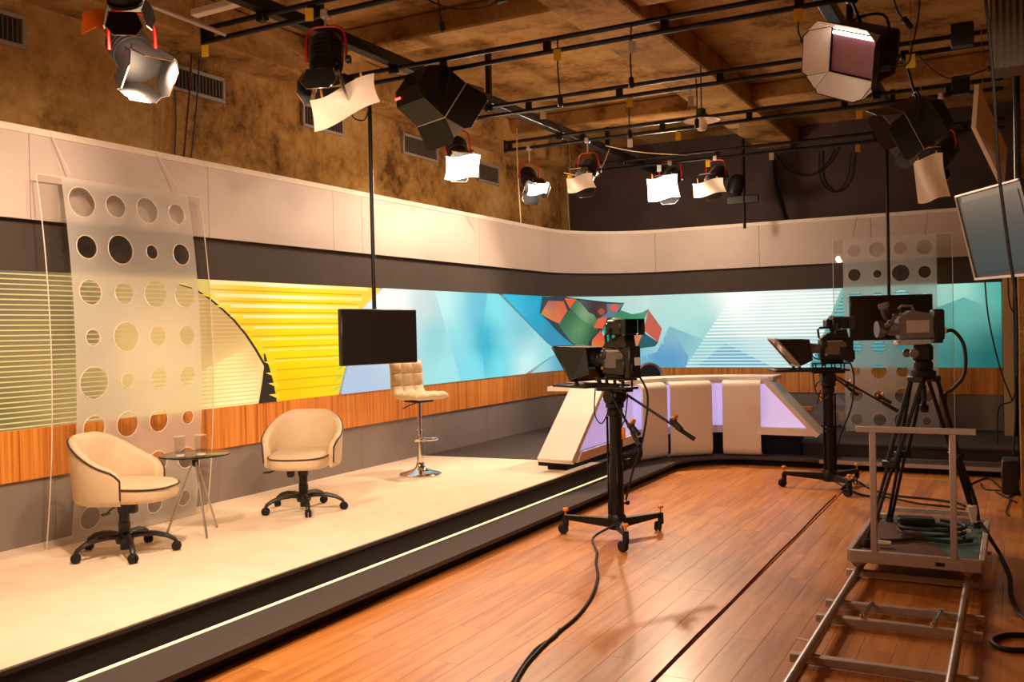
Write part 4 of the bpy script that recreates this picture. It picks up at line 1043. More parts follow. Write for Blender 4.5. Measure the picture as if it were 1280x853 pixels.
def tripod_camera():
    hp = Vector((-.53, 6.72, 1.24))
    t = thing('tripod_camera', 'grey shoulder camera on a black tripod standing on the dolly', 'camera', (hp.x, hp.y, zc+.012))
    def ob(n, mb, m, par=t, **k): return obj(n, mb, m, par, world=True, **k)
    feet = [Vector((-.84, 6.25, zc+.02)), Vector((-.235, 7.0, zc+.05)), Vector((-.80, 7.12, zc+.02))]
    bowl = ob('bowl', MB().lathe([(.05, -.03), (.075, -.02), (.08, .03), (.06, .04)], 20, M=Matrix.Translation(hp)), 'blackmetal')
    for F_ in feet:
        d = (F_-hp); o2 = Vector((d.x, d.y, 0)).normalized(); side = Vector((-o2.y, o2.x, 0)); top = hp+o2*.07-Vector((0, 0, .02))
        kn = top.lerp(F_, .52)
        lg = ob('leg', MB().tube([top+side*.045, kn+side*.032], .013, 8).tube([top-side*.045, kn-side*.032], .013, 8).bar(kn+side*.055, kn-side*.055, .05, .045, .006).bar(top+side*.06, top-side*.06, .04, .04, .006), 'blackmetal')
        ob('leg_extension', MB().tube([kn+side*.018, F_+side*.012], .011, 8).tube([kn-side*.018, F_-side*.012], .011, 8), 'blackmetal', lg)
        ob('foot', MB().lathe([(.026, -.018), (.028, 0), (.02, .03), (.015, .04)], 12, M=Matrix.Translation(F_)), 'rubber', lg)
    ob('brace', MB().tube([hp+Vector((0, 0, -.06)), hp+Vector((0, 0, -.2))], .016, 8).lathe([(.026, -.24), (.03, -.2), (.02, -.19)], 12, M=Matrix.Translation(hp)), 'blackmetal')
    hd = ob('fluid_head', MB().lathe([(.055, .04), (.06, .05), (.06, .09), (.05, .1)], 20, M=Matrix.Translation(hp)).box(hp+Vector((0, 0, .152)), (.12, .10, .125), .02), 'blackmetal')
    ld = Vector((-.90, -.44, 0)).normalized(); MR = Matrix.Translation(hp+ld*.05+Vector((0, 0, .012))) @ Matrix.Rotation(math.atan2(ld.y, ld.x), 4, 'Z') @ Matrix.Scale(.93, 4)
    ob('drag_dial', MB().lathe([(.024, 0), (.031, .005), (.031, .016), (0, .018)], 18, M=MR @ Matrix.Translation((.035, .056, .15)) @ Matrix.Rotation(-PI/2, 4, 'X')), 'camgrey', hd)
    ob('drag_dial', MB().lathe([(.024, 0), (.031, .005), (.031, .016), (0, .018)], 18, M=MR @ Matrix.Translation((.035, -.056, .15)) @ Matrix.Rotation(PI/2, 4, 'X')), 'camgrey', hd)
    ob('tripod_plate', MB().box((0.02, 0, .225), (.24, .09, .03), .006, M=MR), 'alu_dull')
    bm_ = MB().box((.0, 0, .33), (.24, .10, .17), .016, M=MR)
    bm_.prism([(.12, .26), (.13, .40), (.04, .455), (-.1, .43), (-.12, .26)], -.045, .045, M=MR @ Matrix(((1,0,0,0),(0,0,-1,0),(0,1,0,0),(0,0,0,1))))
    body = ob('camera_body', bm_, 'camgrey')
    ob('side_panel', MB().box((.0, .054, .34), (.16, .006, .09), .002, M=MR).box((.0, -.054, .34), (.16, .006, .09), .002, M=MR).box((.03, .058, .32), (.05, .004, .02), M=MR), 'alu_dull', body)
    ob('battery_pack', MB().box((-.155, 0, .35), (.07, .11, .22), .012, M=MR).box((-.15, 0, .24), (.06, .09, .04), .006, M=MR), 'camblack', body)
    ob('carry_handle', MB().tube([(.10, 0, .41), (.11, 0, .475), (.09, 0, .49), (.02, 0, .485), (.0, 0, .43)], .011, 8, M=MR), 'camgrey', body)
    MX = MR @ Matrix.Translation((0, 0, .325)) @ Matrix.Rotation(PI/2, 4, 'Y')
    ln = ob('lens', MB().lathe([(.04, .11), (.045, .13), (.045, .18), (.037, .185), (.037, .215), (.055, .22), (.06, .27), (.05, .27)], 24, M=MX), 'camgrey', body)
    ob('lens_glass', MB().lathe([(0, .262), (.05, .262)], 24, M=MX, cap=False), 'lensglass', ln)
    vf = ob('viewfinder', MB().tube([(.14, .05, .45), (.20, .11, .455), (.24, .16, .44)], .022, 10, M=MR).lathe([(.02, -.02), (.032, 0), (.034, .05), (.03, .07)], 14, M=MR @ Matrix.Translation((.25, .17, .41)) @ Matrix.Rotation(R(15), 4, 'Y')), 'camblack', body)
    ob('eyecup', MB().lathe([(.03, .06), (.038, .075), (.036, .10), (.02, .10)], 14, M=MR @ Matrix.Translation((.255, .17, .41)) @ Matrix.Rotation(R(15), 4, 'Y')).tube([(.16, .06, .42), (.22, .10, .36), (.23, .08, .35)], .018, 8, M=MR), 'camgrey', vf)
    ob('rear_plug', MB().box((-.205, -.02, .31), (.04, .05, .05), .01, M=MR), 'tape', body)
    rp = MR @ Vector((-.22, -.02, .30))
    cb = [rp, rp+Vector((.05, .03, 0)), rp+Vector((.11, .03, -.10)), rp+Vector((.11, .0, -.28)), rp+Vector((.04, 0, -.38)), rp+Vector((-.01, 0, -.44)), rp+Vector((.03, .03, -.7)), Vector((-.25, 6.95, .42)), Vector((-.225, 6.95, .26))]
    ob('camera_cable', MB().tube(smooth_path(cb, 6), .012, 8), 'cable', body)
    ob('cable_wrap', MB().tube([Vector((-.262, 6.95, .36)), Vector((-.242, 6.98, .25))], .03, 10), 'tape')
tripod_camera()

# ------------------------------------------------------------------ cables and bits on the floor
def cable(label, pts, r=.008, m='cable', n=7, name='floor_cable', cat='cable', group=None):
    return tag(obj(name, MB().tube(smooth_path(pts, n), r, 7), m), label, cat, group)
g = lambda x, y, z=.009: at_z(x, y, z)
cable('black twin cable trailing from the pedestal camera across the wood floor', [(-2.64, 6.50, .13), g(742, 672, .05), g(746, 690), g(745, 705), g(747, 722), g(740, 745), g(722, 770), g(695, 793), g(672, 815), g(655, 835), g(640, 862)], .009)
cable('second black cable lying beside the twin cable on the wood floor', [g(700, 787), g(692, 797), g(670, 812), g(650, 838), g(636, 862)], .008)
cable('black cable running from the far pedestal to the dolly', [g(1052, 612), g(1066, 600), g(1090, 612), g(1120, 620), g(1160, 624), g(1195, 629), g(1206, 633)], .011)
cable('thin black cable looping over the floor behind the dolly', [g(1040, 600), g(1075, 618), g(1110, 622), g(1150, 630), g(1180, 633), g(1206, 637)], .009)
cable('thick black cable running from the dolly past the track', [(-.21, 6.95, .24), (-.15, 6.80, .17), g(1248, 690, .03), g(1262, 720, .013), g(1264, 745, .013), g(1275, 768, .013), g(1300, 785, .013)], .013)
cable('coiled black cable end lying by the right wall', [g(1300, 796, .013), g(1262, 794, .013), g(1241, 800, .013), g(1245, 808, .013), g(1264, 813, .013), g(1300, 812, .013)], .013)
cable('black cable lying along the outside of the dolly track', [g(1075, 716), g(1052, 745), g(1035, 775), g(1012, 815), g(992, 850), g(975, 890)], .010)
cable('tangle of thin black cables on the floor under the right wall', [g(1212, 606), g(1235, 598), g(1255, 612), g(1272, 604), g(1262, 622), g(1245, 615), g(1270, 628)], .008)
cable('thin black cable hooked on the floor near the right wall', [g(1226, 604), g(1232, 612), g(1262, 616), g(1258, 640), g(1262, 645)], .006)
# things lying on the dolly
dz = zc+.026
def dk(x, y): return at_z(x, y, dz)
coil = []
for k in range(34):
    a = k*.42; rx = .20+.01*math.sin(k*1.3); coil.append((-.50+rx*math.cos(a), 6.66+.14*math.sin(a)+.004*k*.2, dz+.004+.0022*k))
cable('coil of black cable lying on the dolly deck', coil, .011, n=3, name='cable_coil')
cable('black cable lead with pale plugs across the dolly deck', [dk(1100, 676), dk(1120, 676), dk(1150, 674), dk(1190, 678), dk(1215, 676)], .012, name='plug_lead')
tag(obj('power_box', MB().box((0, 0, .03), (.24, .12, .055), .01, M=Matrix.Translation((-.62, 7.05, zc+.012)) @ Matrix.Rotation(.15, 4, 'Z')), 'camblack'), 'black power box lying on the dolly deck', 'power box')
tag(obj('cable_plug', MB().tube([(-.78, 6.28, dz+.012), (-.70, 6.29, dz+.012)], [.018, .014], 10), 'tape'), 'pale plug lying on the dolly deck by the push bar', 'plug')
tag(obj('cable_plug', MB().tube([(-.33, 6.80, dz+.014), (-.27, 6.83, dz+.014)], [.02, .016], 10), 'tape'), 'pale plug lying on the dolly deck by the tripod foot', 'plug')
tag(obj('floor_label', MB().box((0, 0, .0015), (.10, .022, .003), M=Matrix.Translation(g(1008, 801, 0)) @ Matrix.Rotation(-.3, 4, 'Z')), 'tape', smooth=False), 'scrap of pale tape on the floor beside the track', 'tape')

# ================================================================== LIGHTING RIG
ZP0, ZP1 = 3.68, 3.77
def pipe(label, Y, x0, x1):
    t = thing('lighting_pipe', label, 'lighting pipe', (x0, Y, ZP0), 0, 'twin lighting pipes under the ceiling')
    obj('lower_tube', MB().tube([(0, 0, 0), (x1-x0, 0, 0)], .019, 10), 'blackpipe', t)
    obj('upper_tube', MB().tube([(0, 0, ZP1-ZP0), (x1-x0, 0, ZP1-ZP0)], .019, 10), 'blackpipe', t)
    x = .06
    while x < x1-x0:
        obj('spacer', MB().box((x, 0, (ZP1-ZP0)/2), (.06, .03, .075), .004), 'blackpipe', t); x += .92
    obj('end_plate', MB().box((0, 0, (ZP1-ZP0)/2), (.012, .06, .15), .003), 'blackpipe', t)
    return t
PY = dict(Z=3.25, A2=4.8, A=6.32, B=7.9, C=9.5, D=11.4)
pipe('twin black lighting pipe carrying the lamp with the orange gel', PY['Z'], -5.0, 0.6)
pipe('twin black lighting pipe carrying the chrome lamp with the paper sheet', PY['A2'], -5.0, -.05)
pipe('twin black lighting pipe carrying the two big soft lights', PY['A'], -4.95, -.05)
pipe('twin black lighting pipe carrying the lamp behind the soft light', PY['B'], -5.0, -.05)
pipe('twin black lighting pipe carrying the small lamp by the plaster corner', PY['C'], -5.15, -.05)
pipe('twin black lighting pipe nearest the black wall', PY['D'], -5.1, -.05)
for X, lab in ((-4.45, 'long black steel beam above the pipes beside the plaster wall'), (-1.12, 'long black steel beam above the pipes beside the right wall')):
    t = thing('steel_beam', lab, 'beam', (X, 2, 3.79))
    obj('beam', MB().box((0, 4.9, .045), (.09, 13.0, .09), .006), 'blackpipe', t)
    for y in (PY['A2']+.6, PY['B'], PY['D']-.5, PY['Z']-1.2):
        obj('hanger', MB().box((0, y-2, .28), (.05, .05, .45), .004), 'blackpipe', t)
    for Y in PY.values(): obj('beam_clamp', MB().box((0, Y-2, -.02), (.07, .06, .09), .006), 'blackpipe', t)

def fresnel(name, label, piv, aim, hang=ZP0, sc=1., lit=0., paper=None, body='blackmetal', doors=(35, 35, 20, 20), spot_size=95, group='spotlights with red yokes', yoke_sc=1., light_col=TUNG, door_mat='blackmetal', glow=0.):
    a = Vector(aim).normalized(); yaw = math.atan2(a.y, a.x); pit = -math.asin(a.z)
    t = thing(name, label, 'spotlight', piv, yaw, group)
    M = Matrix.Rotation(pit, 4, 'Y') @ Matrix.Scale(sc, 4)
    hy = .125*sc*yoke_sc; top = .21*sc
    yk = smooth_path([(0, -hy, -.01), (0, -hy, top*.55), (0, -hy*.78, top*.93), (0, 0, top), (0, hy*.78, top*.93), (0, hy, top*.55), (0, hy, -.01)], 5)
    obj('yoke', MB().tube(yk, .0085*sc, 8), 'redmetal', t)
    up = hang-piv[2]
    obj('spigot', MB().tube([(0, 0, top-.005), (0, 0, up-.02)], .008, 8).box((0, 0, up), (.055, .055, .06), .008), 'alu_dull', t)
    MX = M @ Matrix.Rotation(PI/2, 4, 'Y')
    hs = obj('housing', MB().lathe([(.04, -.17), (.08, -.165), (.098, -.13), (.102, -.06), (.102, .05), (.095, .06), (.095, .09), (.108, .095), (.108, .115), (.09, .118)], 26, M=MX), body, t)
    fins = MB()
    for k in range(5): fins.lathe([(.103, -.11+k*.03), (.107, -.108+k*.03), (.107, -.102+k*.03), (.103, -.10+k*.03)], 26, M=MX)
    obj('cooling_rings', fins, 'alu_dull' if body == 'chrome' else 'blackmetal', hs)
    obj('tilt_knob', MB().lathe([(.02, 0), (.028, .006), (.028, .03), (0, .034)], 12, M=Matrix.Translation((0, hy, 0)) @ Matrix.Rotation(-PI/2, 4, 'X')), 'blackplastic', t)
    obj('lens', MB().lathe([(0, .112), (.05, .11), (.09, .10)], 26, M=MX, cap=False), 'lamp_on' if lit else 'lensglass', hs)
    # barn doors
    rg = .11
    for k, (ang, dm) in enumerate(zip(doors, (0, 1, 2, 3))):
        if ang is None: continue
        th = R(ang); rot = Matrix.Rotation(k*PI/2, 4, 'X')
        L = .14; x1 = .12+L*math.cos(th); z1 = rg+L*math.sin(th); w0, w1 = .085, .115
        q = [(.12, -w0, rg), (.12, w0, rg), (x1-.05, w1, z1-.05*math.tan(th)), (x1, w1*.62, z1), (x1, -w1*.62, z1), (x1-.05, -w1, z1-.05*math.tan(th))]
        d = obj('barn_door', MB().slab(q, .004, M=M @ rot), door_mat, hs, smooth=False)
        obj('door_edge', MB().tube([q[1], q[2], q[3], q[4], q[5], q[0]], .0035, 5, M=M @ rot), 'chrome', d)
    if paper:
        (pc, pw, ph, kind) = paper[:4]; slope = paper[4] if len(paper) > 4 else 0.                         # sheet of diffusion paper pegged across the doors
        rows = []
        for i in range(7):
            v = i/6; row = []
            for j in range(11):
                u = j/10-.5
                row.append((pc[0]+.03*math.sin(v*2.4)-.10*(u*u)+.012*math.sin(u*9+v*3), pc[1]+u*pw*(1-.06*math.sin(3*v)), pc[2]+(v-.5)*ph*(1-.25*abs(slope)*u)+.02*math.sin(u*5)+slope*u*pw))
            rows.append(row)
        pp = obj('diffusion_paper', MB().sheet(rows, .002, M=Matrix.Rotation(pit*.35, 4, 'Y') @ Matrix.Scale(sc, 4)), kind, t, ang=60)
        for u in (-.3, .3): obj('clothes_peg', MB().box((pc[0], pc[1]+u*pw, pc[2]+ph/2+.01+slope*u*pw), (.012, .014, .06), .003, M=Matrix.Rotation(pit*.35, 4, 'Y') @ Matrix.Scale(sc, 4)), 'peg', pp)
    if lit:
        xo = .16*sc if not paper else (paper[0][0]+.08)*sc
        inv = Matrix.Rotation(yaw, 4, 'Z')
        dl = Matrix.Rotation(pit, 3, 'Y') @ Vector((1, 0, 0))
        spot(t, dl*xo, dl, lit, spot_size, .5, light_col, .07)
        if glow:
            pl_ = bpy.data.lights.new('added_spill_light', 'POINT'); pl_.energy = glow*POW; pl_.color = light_col; pl_.shadow_soft_size = .12  # bare point light added below the lamp to spill onto walls and ceiling
            po = bpy.data.objects.new('added_spill_light', pl_); COL.objects.link(po); po.parent = t; po.location = dl*(xo+.06)+Vector((0, 0, -.20))
    return t
V = Vector
# --- lamps in view
lampA = fresnel('spotlight', 'lit spotlight with a barn door and an orange gel beside it', at_y(166, 66, PY['Z']), (.62, -.16, -.62), lit=110, doors=(8, 8, 8, 8), spot_size=140, sc=.95, glow=45)
p = at_y(118, 24, PY['Z'])
obj('orange_gel', MB().sheet([[p+V((-.09, 0, .05)), p+V((0, .02, .06)), p+V((.09, .0, .03))], [p+V((-.10, 0, -.06)), p+V((0, .02, -.03)), p+V((.10, .0, -.10))]], .003), 'orangegel', lampA, world=True)['label'] = 'orange gel sheet'
fresnel('spotlight', 'lit spotlight with glowing door edges seen from behind at the ceiling', at_y(152, -18, 2.75), (-.45, .62, -.8), hang=3.6, lit=400, doors=(25, 15, 25, 15), spot_size=125, sc=.68)
fresnel('spotlight', 'unlit chrome spotlight hanging straight down with a large paper sheet', at_y(408, 76, PY['A2']), (.10, -.25, -.95), body='blackgloss', doors=(5, 15, 50, 15), sc=1.05, paper=((.10, .10, -.24), .44, .19, 'paper', .30))
fresnel('spotlight', 'lit spotlight with glowing diffusion paper behind the black soft light', at_y(572, 190, PY['B']), (.35, -.35, -.55), lit=300, glow=58, paper=((.24, 0, -.12), .34, .22, 'paper_on'), doors=(30, None, 30, None), spot_size=125)
fresnel('spotlight', 'small lit spotlight in the corner of the plaster wall', at_y(662, 225, PY['C']), (.45, -.35, -.55), lit=160, glow=25, doors=(10, 25, 35, 25), spot_size=115, sc=.95, paper=((.22, .02, -.08), .26, .13, 'paper_on'))
fresnel('spotlight', 'unlit spotlight with pale paper hanging before the black wall corner', at_y(735, 215, PY['C']), (-.05, -.65, -.5), doors=(30, None, 30, None), paper=((.22, 0, -.10), .34, .16, 'paper'))
fresnel('spotlight', 'brightly lit spotlight with glowing paper before the black wall', at_y(838, 225, PY['D']), (.05, -.9, -.62), lit=460, glow=95, doors=(30, None, 30, None), paper=((.24, -.03, -.07), .36, .25, 'paper_on'), sc=1.12, spot_size=130)
fresnel('spotlight', 'unlit spotlight with curled paper beside the brightest lamp', at_y(895, 222, PY['D']), (-.12, -.7, -.5), doors=(30, None, 30, None), paper=((.24, .0, -.10), .42, .17, 'paper'), sc=1.02)
fresnel('spotlight', 'unlit spotlight with long drooping paper above the wall monitor', at_y(1178, 192, PY['C']), (-.35, -.75, -.55), doors=(30, None, 30, None), paper=((.23, -.02, -.20), .30, .40, 'paper'), body='blackmetal')
# --- lamps added out of view on the near pipe to brighten stage and dolly
for i, (loc, aim, pw, lab) in enumerate((
    ((-2.3, 3.25, 3.35), (-2.6, 1.0, -2.7), 235, 'added out of view lit spotlight on the near pipe aimed at the tub chairs'),
    ((-.9, 3.25, 3.38), (-3.9, 3.6, -2.6), 300, 'added out of view lit spotlight aimed across the floor at the bar stool'),
    ((.35, 3.25, 3.38), (-.95, 4.4, -2.1), 170, 'added out of view lit spotlight aimed along the right wall at the dolly'),
    )):
    fresnel('spotlight', lab, V(loc), aim, lit=pw, doors=(45, 45, 45, 45), spot_size=(110, 62, 52)[i])

def softlight(label, piv, aim, roll, sc, hang, inside, red=False):
    a = Vector(aim).normalized(); yaw = math.atan2(a.y, a.x); pit = -math.asin(a.z)
    t = thing('soft_light', label, 'studio light', piv, yaw, 'big black soft lights with four flaps')
    M = Matrix.Rotation(pit, 4, 'Y') @ Matrix.Rotation(roll, 4, 'X') @ Matrix.Scale(sc, 4)
    W, Hh = .24, .20
    vs = [(0, -W, -Hh), (0, W, -Hh), (0, W, Hh), (0, -W, Hh), (-.26, -W, -Hh), (-.26, W, -Hh), (-.26, W, Hh*.9), (-.26, -W, Hh*.9), (-.36, -W*.8, -Hh*.6), (-.36, W*.8, -Hh*.6), (-.36, W*.8, Hh*.5), (-.36, -W*.8, Hh*.5)]
    fs = [(0,1,5,4),(1,2,6,5),(2,3,7,6),(3,0,4,7),(4,5,9,8),(5,6,10,9),(6,7,11,10),(7,4,8,11),(8,9,10,11)]
    bd = obj('light_housing', MB().add(vs, fs, M=M), 'blackmetal', t, smooth=False)
    obj('yoke', MB().tube(smooth_path([(0-.13, -W-.03, 0), (-.13, -W-.03, .22), (-.13, -W*.5, .30), (-.13, W*.5, .30), (-.13, W+.03, .22), (-.13, W+.03, 0)], 4), .011, 8, M=Matrix.Rotation(pit*.3, 4, 'Y') @ Matrix.Scale(sc, 4)), 'blackpipe', t)
    up = hang-piv[2]
    obj('spigot', MB().tube([(-.1*sc, 0, .28*sc), (0, 0, up-.02)], .01, 8).box((0, 0, up), (.06, .06, .07), .008), 'blackpipe', t)
    obj('filter', MB().box((-.03, 0, -.02), (.004, 2*W-.02, 2*Hh-.06), M=M), 'gelpurple' if inside == 'reflector' else 'blackplastic', bd, smooth=False)
    obj('lamp_tube', MB().tube([(-.02, -W+.02, Hh-.05), (-.02, W-.02, Hh-.05)], .016, 10, M=M).tube([(-.02, -W+.02, Hh-.015), (-.02, W-.02, Hh-.015)], .006, 8, M=M), 'tube_on' if inside == 'reflector' else 'blackplastic', bd)
    L = .24; f = R(28); dx, dz = L*math.cos(f), L*math.sin(f); g_ = 8
    D = []
    for (n, w, h, sgn, ax) in (('t', W, Hh, 1, 2), ('b', W, Hh, -1, 2), ('r', Hh, W, 1, 1), ('l', Hh, W, -1, 1)):
        def q(x, along, outw):
            return (x, along, sgn*(h+outw)) if ax == 2 else (x, sgn*(h+outw), along)
        pts = [q(0, -w, 0), q(0, w, 0), q(dx*.8, w*1.0, dz*.8), q(dx, w*.78, dz), q(dx, -w*.78, dz), q(dx*.8, -w*1.0, dz*.8)]
        inner = [V(p) for p in pts]
        cn = V((dx/2, 0, 0)); nrm = (inner[1]-inner[0]).cross(inner[2]-inner[0])
        if nrm.dot(cn-inner[0]) > 0: inner = inner[::-1]         # thickness grows outwards
        d = obj('barn_door', MB().slab(inner, .006, M=M), 'blackmetal', bd, smooth=False)
        c0 = sum(inner, V((0, 0, 0)))/6
        nin = (cn-c0).normalized()
        obj('door_lining', MB().slab([c0+(p_-c0)*.97+nin*.004 for p_ in inner], .001, M=M), inside, d, smooth=False)
        obj('hinge', MB().tube([pts[0], pts[1]], .007, 6, M=M), 'whitetag', d)
    for sy in (-1, 1):
        for sz in (-1, 1):
            gs = [(0.004, sy*W, sz*Hh), (dx*.8, sy*(W+dz*.8), sz*Hh*1.0), (dx*.8, sy*W*1.0, sz*(Hh+dz*.8))]
            obj('corner_gusset', MB().slab(gs, .002, M=M), 'camgrey' if inside == 'blackmetal' else inside, bd, smooth=False)
    if red:
        for k in range(3): obj('indicator_light', MB().box((-.318, W*.86-k*.032, -Hh*.80), (.02, .018, .018), .003, M=M), 'redled', bd)
    return t
softlight('black soft light with flaps seen from behind above the bar stool', at_y(552, 132, PY['A']), (.28, .60, -.46), R(1), .88, ZP0, 'blackmetal', red=True)
softlight('black soft light with pale lined flaps open toward the chairs', at_y(1066, 68, PY['A']), (-.50, -.74, -.40), R(-26), .76, ZP0, 'reflector')
softlight('dark soft light hanging beyond the pale lined soft light', at_y(1132, 160, PY['B']), (-.72, -.15, -.42), R(-22), .8, ZP0, 'blackmetal')

# --- number tags on the pipes
def numtag(px, py, Y, col, where):
    c = at_y(px, py, Y)
    nm = 'yellow' if col == 'yellowtag' else 'white'
    t = thing('number_tag', nm+' number tag '+where, 'tag', (c.x, Y-.035, c.z), R(random.uniform(10, 40)), nm+' number tags on the pipes')
    obj('card', MB().box((0, 0, 0), (.055, .003, .085), .001), col, t, smooth=False)
    h = max(.06, ZP0-c.z)
    obj('tag_hook', MB().tube([(0, 0, .04), (.004, .01, h*.6), (0, .03, h)], .0025, 5), 'alu', t)
for (px, py, Y, c, wh) in (
    (261, 65, 'A2', 0, 'on the pipe end above the wall vent with the cables'), (391, 20, 'A2', 0, 'beside the hook of the chrome spotlight'), (436, 124, 'A', 0, 'hanging below the slanted paper sheet'),
    (699, 70, 'A', 0, 'on the soft light pipe behind a hanging lead'), (792, 60, 'A', 1, 'on the soft light pipe where the conduit crosses'), (999, 21, 'A', 0, 'beside the flaps of the pale lined soft light'),
    (1139, 78, 'A', 0, 'between the pale lined soft light and a dimmer box'), (681, 144, 'B', 1, 'where the steel beam crosses the middle pipe'), (789, 129, 'B', 0, 'on the middle pipe above a hanging plug'),
    (1152, 140, 'B', 0, 'near the dimmer box of the middle pipe'), (789, 180, 'C', 1, 'below the hanging plug of the middle pipe'), (849, 171, 'C', 0, 'beside the green pendant lamp'),
    (928, 162, 'C', 1, 'beside the end of the ceiling conduit'), (1075, 144, 'C', 0, 'below the pale lined soft light'), (865, 127, 'B', 1, 'above the green pendant lamp'),
    (825, 211, 'D', 1, 'directly above the brightest lamp'), (886, 205, 'D', 0, 'above the lamp with curled paper'), (965, 196, 'D', 1, 'alone on the bare pipe before the black wall'),
    (714, 224, 'C', 0, 'on the rope between the corner lamp and the paper lamp'), (1073, 186, 'D', 0, 'low beside the dark soft light'), (1168, 173, 'C', 0, 'above the lamp with long drooping paper')):
    numtag(px, py, PY[Y], ('yellowtag', 'whitetag')[c], wh)

# --- green enamel pendant
c = at_y(877, 147, 8.6)
t = thing('pendant_lamp', 'green enamel pendant lamp hanging between the pipes', 'lamp', c)
obj('lamp_shade', MB().lathe([(.17, -.03), (.165, -.022), (.08, .015), (.045, .03), (.04, .075), (.02, .09)], 28, cap=False), 'greenenamel', t)
obj('shade_lining', MB().lathe([(.168, -.032), (.16, -.028), (.08, .010), (.0, .02)], 28, cap=False), 'paper', t)
obj('bulb', MB().lathe([(.0, -.13), (.035, -.12), (.055, -.08), (.045, -.03), (.025, .0)], 18, cap=False), 'paper', t)
obj('cord', MB().tube([(0, 0, .08), (0, 0, 4.17-c.z)], .006, 6), 'cable', t)
# --- hanging leads with plugs
def lead(label, pts, r=.006):
    P = [V(p) for p in pts]
    t = thing('hanging_lead', label, 'cable', P[-1], 0)
    obj('lead', MB().tube(smooth_path(P, 5), r, 6), 'cable', t, world=True)
    d = (P[-1]-P[-2]).normalized()
    obj('plug', MB().bar(P[-1]-d*.01, P[-1]+d*.07, .035, .035, .008), 'blackplastic', t, world=True)
a_ = lambda x, y, Y: at_y(x, y, Y)
lead('black lead with plug hanging below the near end of the ceiling beam', [a_(547, -20, 5.6), a_(549, 10, 5.6), a_(552, 28, 5.6)])
lead('black lead looping under the ceiling to a dark box', [a_(520, -8, 5.6), a_(560, 10, 5.6), a_(600, 10, 5.6), a_(622, 2, 5.6)])
lead('black lead with plug hanging by the yellow tag on the soft light pipe', [a_(697, 48, PY['A']-.03), a_(697, 80, PY['A']-.03), a_(700, 122, PY['A']-.03)])
lead('black lead with plug hanging from the soft light pipe near the conduit', [a_(789, 30, PY['A']-.03), a_(788, 70, PY['A']-.03), a_(789, 98, PY['A']-.03)])
lead('black lead with plug hanging below the yellow tag on the middle pipe', [a_(786, 118, PY['B']-.03), a_(786, 140, PY['B']-.03), a_(787, 164, PY['B']-.03)])
lead('black lead hanging beside the green pendant lamp', [a_(870, 98, PY['B']-.03), a_(871, 120, PY['B']-.03), a_(871, 150, PY['B']-.03)])
lead('black lead hanging in a loop below the paper sheet', [a_(462, 108, PY['A']), a_(461, 135, PY['A']), a_(455, 150, PY['A']), a_(441, 146, PY['A']), a_(438, 125, PY['A']), a_(439, 130, PY['A'])])
lead('black lead hanging by the tag next to the pale lined soft light', [a_(998, 20, PY['A']), a_(998, 40, PY['A']), a_(1003, 50, PY['A'])])
lead('black lead with plug looping from the ceiling beside the pale lined soft light', [a_(1115, -10, 5.9), a_(1122, 14, 5.9), a_(1130, 24, 5.9)])
lead('thin black lead hanging in a bow beside the corrugated duct', [a_(1150, -10, 6.2), a_(1148, 20, 6.2), a_(1140, 60, 6.2), a_(1134, 80, 6.2), a_(1112, 84, 6.2)], .005)
lead('thin black lead swagged between the pipes by the right wall', [a_(1148, 70, 6.9), a_(1172, 92, 6.9), a_(1195, 98, 6.9), a_(1236, 86, 6.9)], .005)
for (x, y, Y, lab) in ((1203, 44, 'A', 'square black dimmer box at the end of the soft light pipe'), (1201, 107, 'B', 'square black dimmer box at the end of the middle pipe')):
    c = at_y(x, y, PY[Y]); t = thing('dimmer_box', lab, 'box', c)
    obj('box', MB().box((0, 0, .0), (.125, .08, .14), .006), 'blackplastic', t)
    obj('box_clip', MB().box((0, 0.02, ZP0+.045-c.z), (.05, .05, .10), .006), 'blackmetal', t)
cable('thin grey rope tied under the far lighting pipes', [a_(757, 182, PY['C']), a_(800, 190, 10.3), a_(858, 194, PY['D']-.02)], .006, 'rope', name='rope')
cable('pale rope hanging down the plaster wall corner', [a_(646, 160, PY['C']), a_(647, 210, PY['C']), a_(651, 278, PY['C']+.4)], .008, 'rope', name='rope')
cable('pale rope hanging down the black wall', [a_(708, 228, 12.6), a_(710, 260, 12.6), a_(712, 292, 12.6)], .008, 'rope', name='rope')
cable('thin rope slung from the corner pipe to the black wall lamp', [a_(762, 186, PY['C']), a_(752, 210, PY['C']), a_(742, 222, PY['C']), a_(705, 216, PY['C'])], .006, 'rope', name='rope')
# --- ceiling conduits, fluorescent batten, wall cables
t = thing('ceiling_conduit', 'grey conduit pipe running along the ceiling beam', 'conduit', (-3.16, 6, 4.16))
obj('conduit', MB().tube([(-3.16, 1.5, 4.2), (-3.16, 13.05, 4.2)], .022, 8), 'alu_dull', t, world=True)
for y in (4, 6, 8, 10, 12): obj('conduit_clip', MB().box((-3.16, y, 4.23), (.07, .03, .07), .004), 'alu_dull', t, world=True)
cable('grey tube running from the plaster wall to the lighting pipe end', [at_y(150, -8, 4.1), at_y(222, 20, 4.45), at_y(282, 43, 4.78)], .016, 'alu_dull', n=3, name='grey_tube', cat='tube')
A = at_y(242, 17, 5.2); B_ = at_y(345, -10, 5.25)
t = thing('ceiling_batten', 'pale strip light fitting under the ceiling near the plaster wall', 'strip light', A)
obj('batten_body', MB().bar(A, B_+ (B_-A)*.5, .08, .05, .006), 'paper', t, world=True)
obj('batten_hanger', MB().tube([A.lerp(B_, .4), A.lerp(B_, .4)+V((0, 0, 4.3-A.z-.02))], .006, 6).tube([A.lerp(B_, 1.3), A.lerp(B_, 1.3)+V((0, 0, 4.3-A.z-.05))], .006, 6), 'alu_dull', t, world=True)
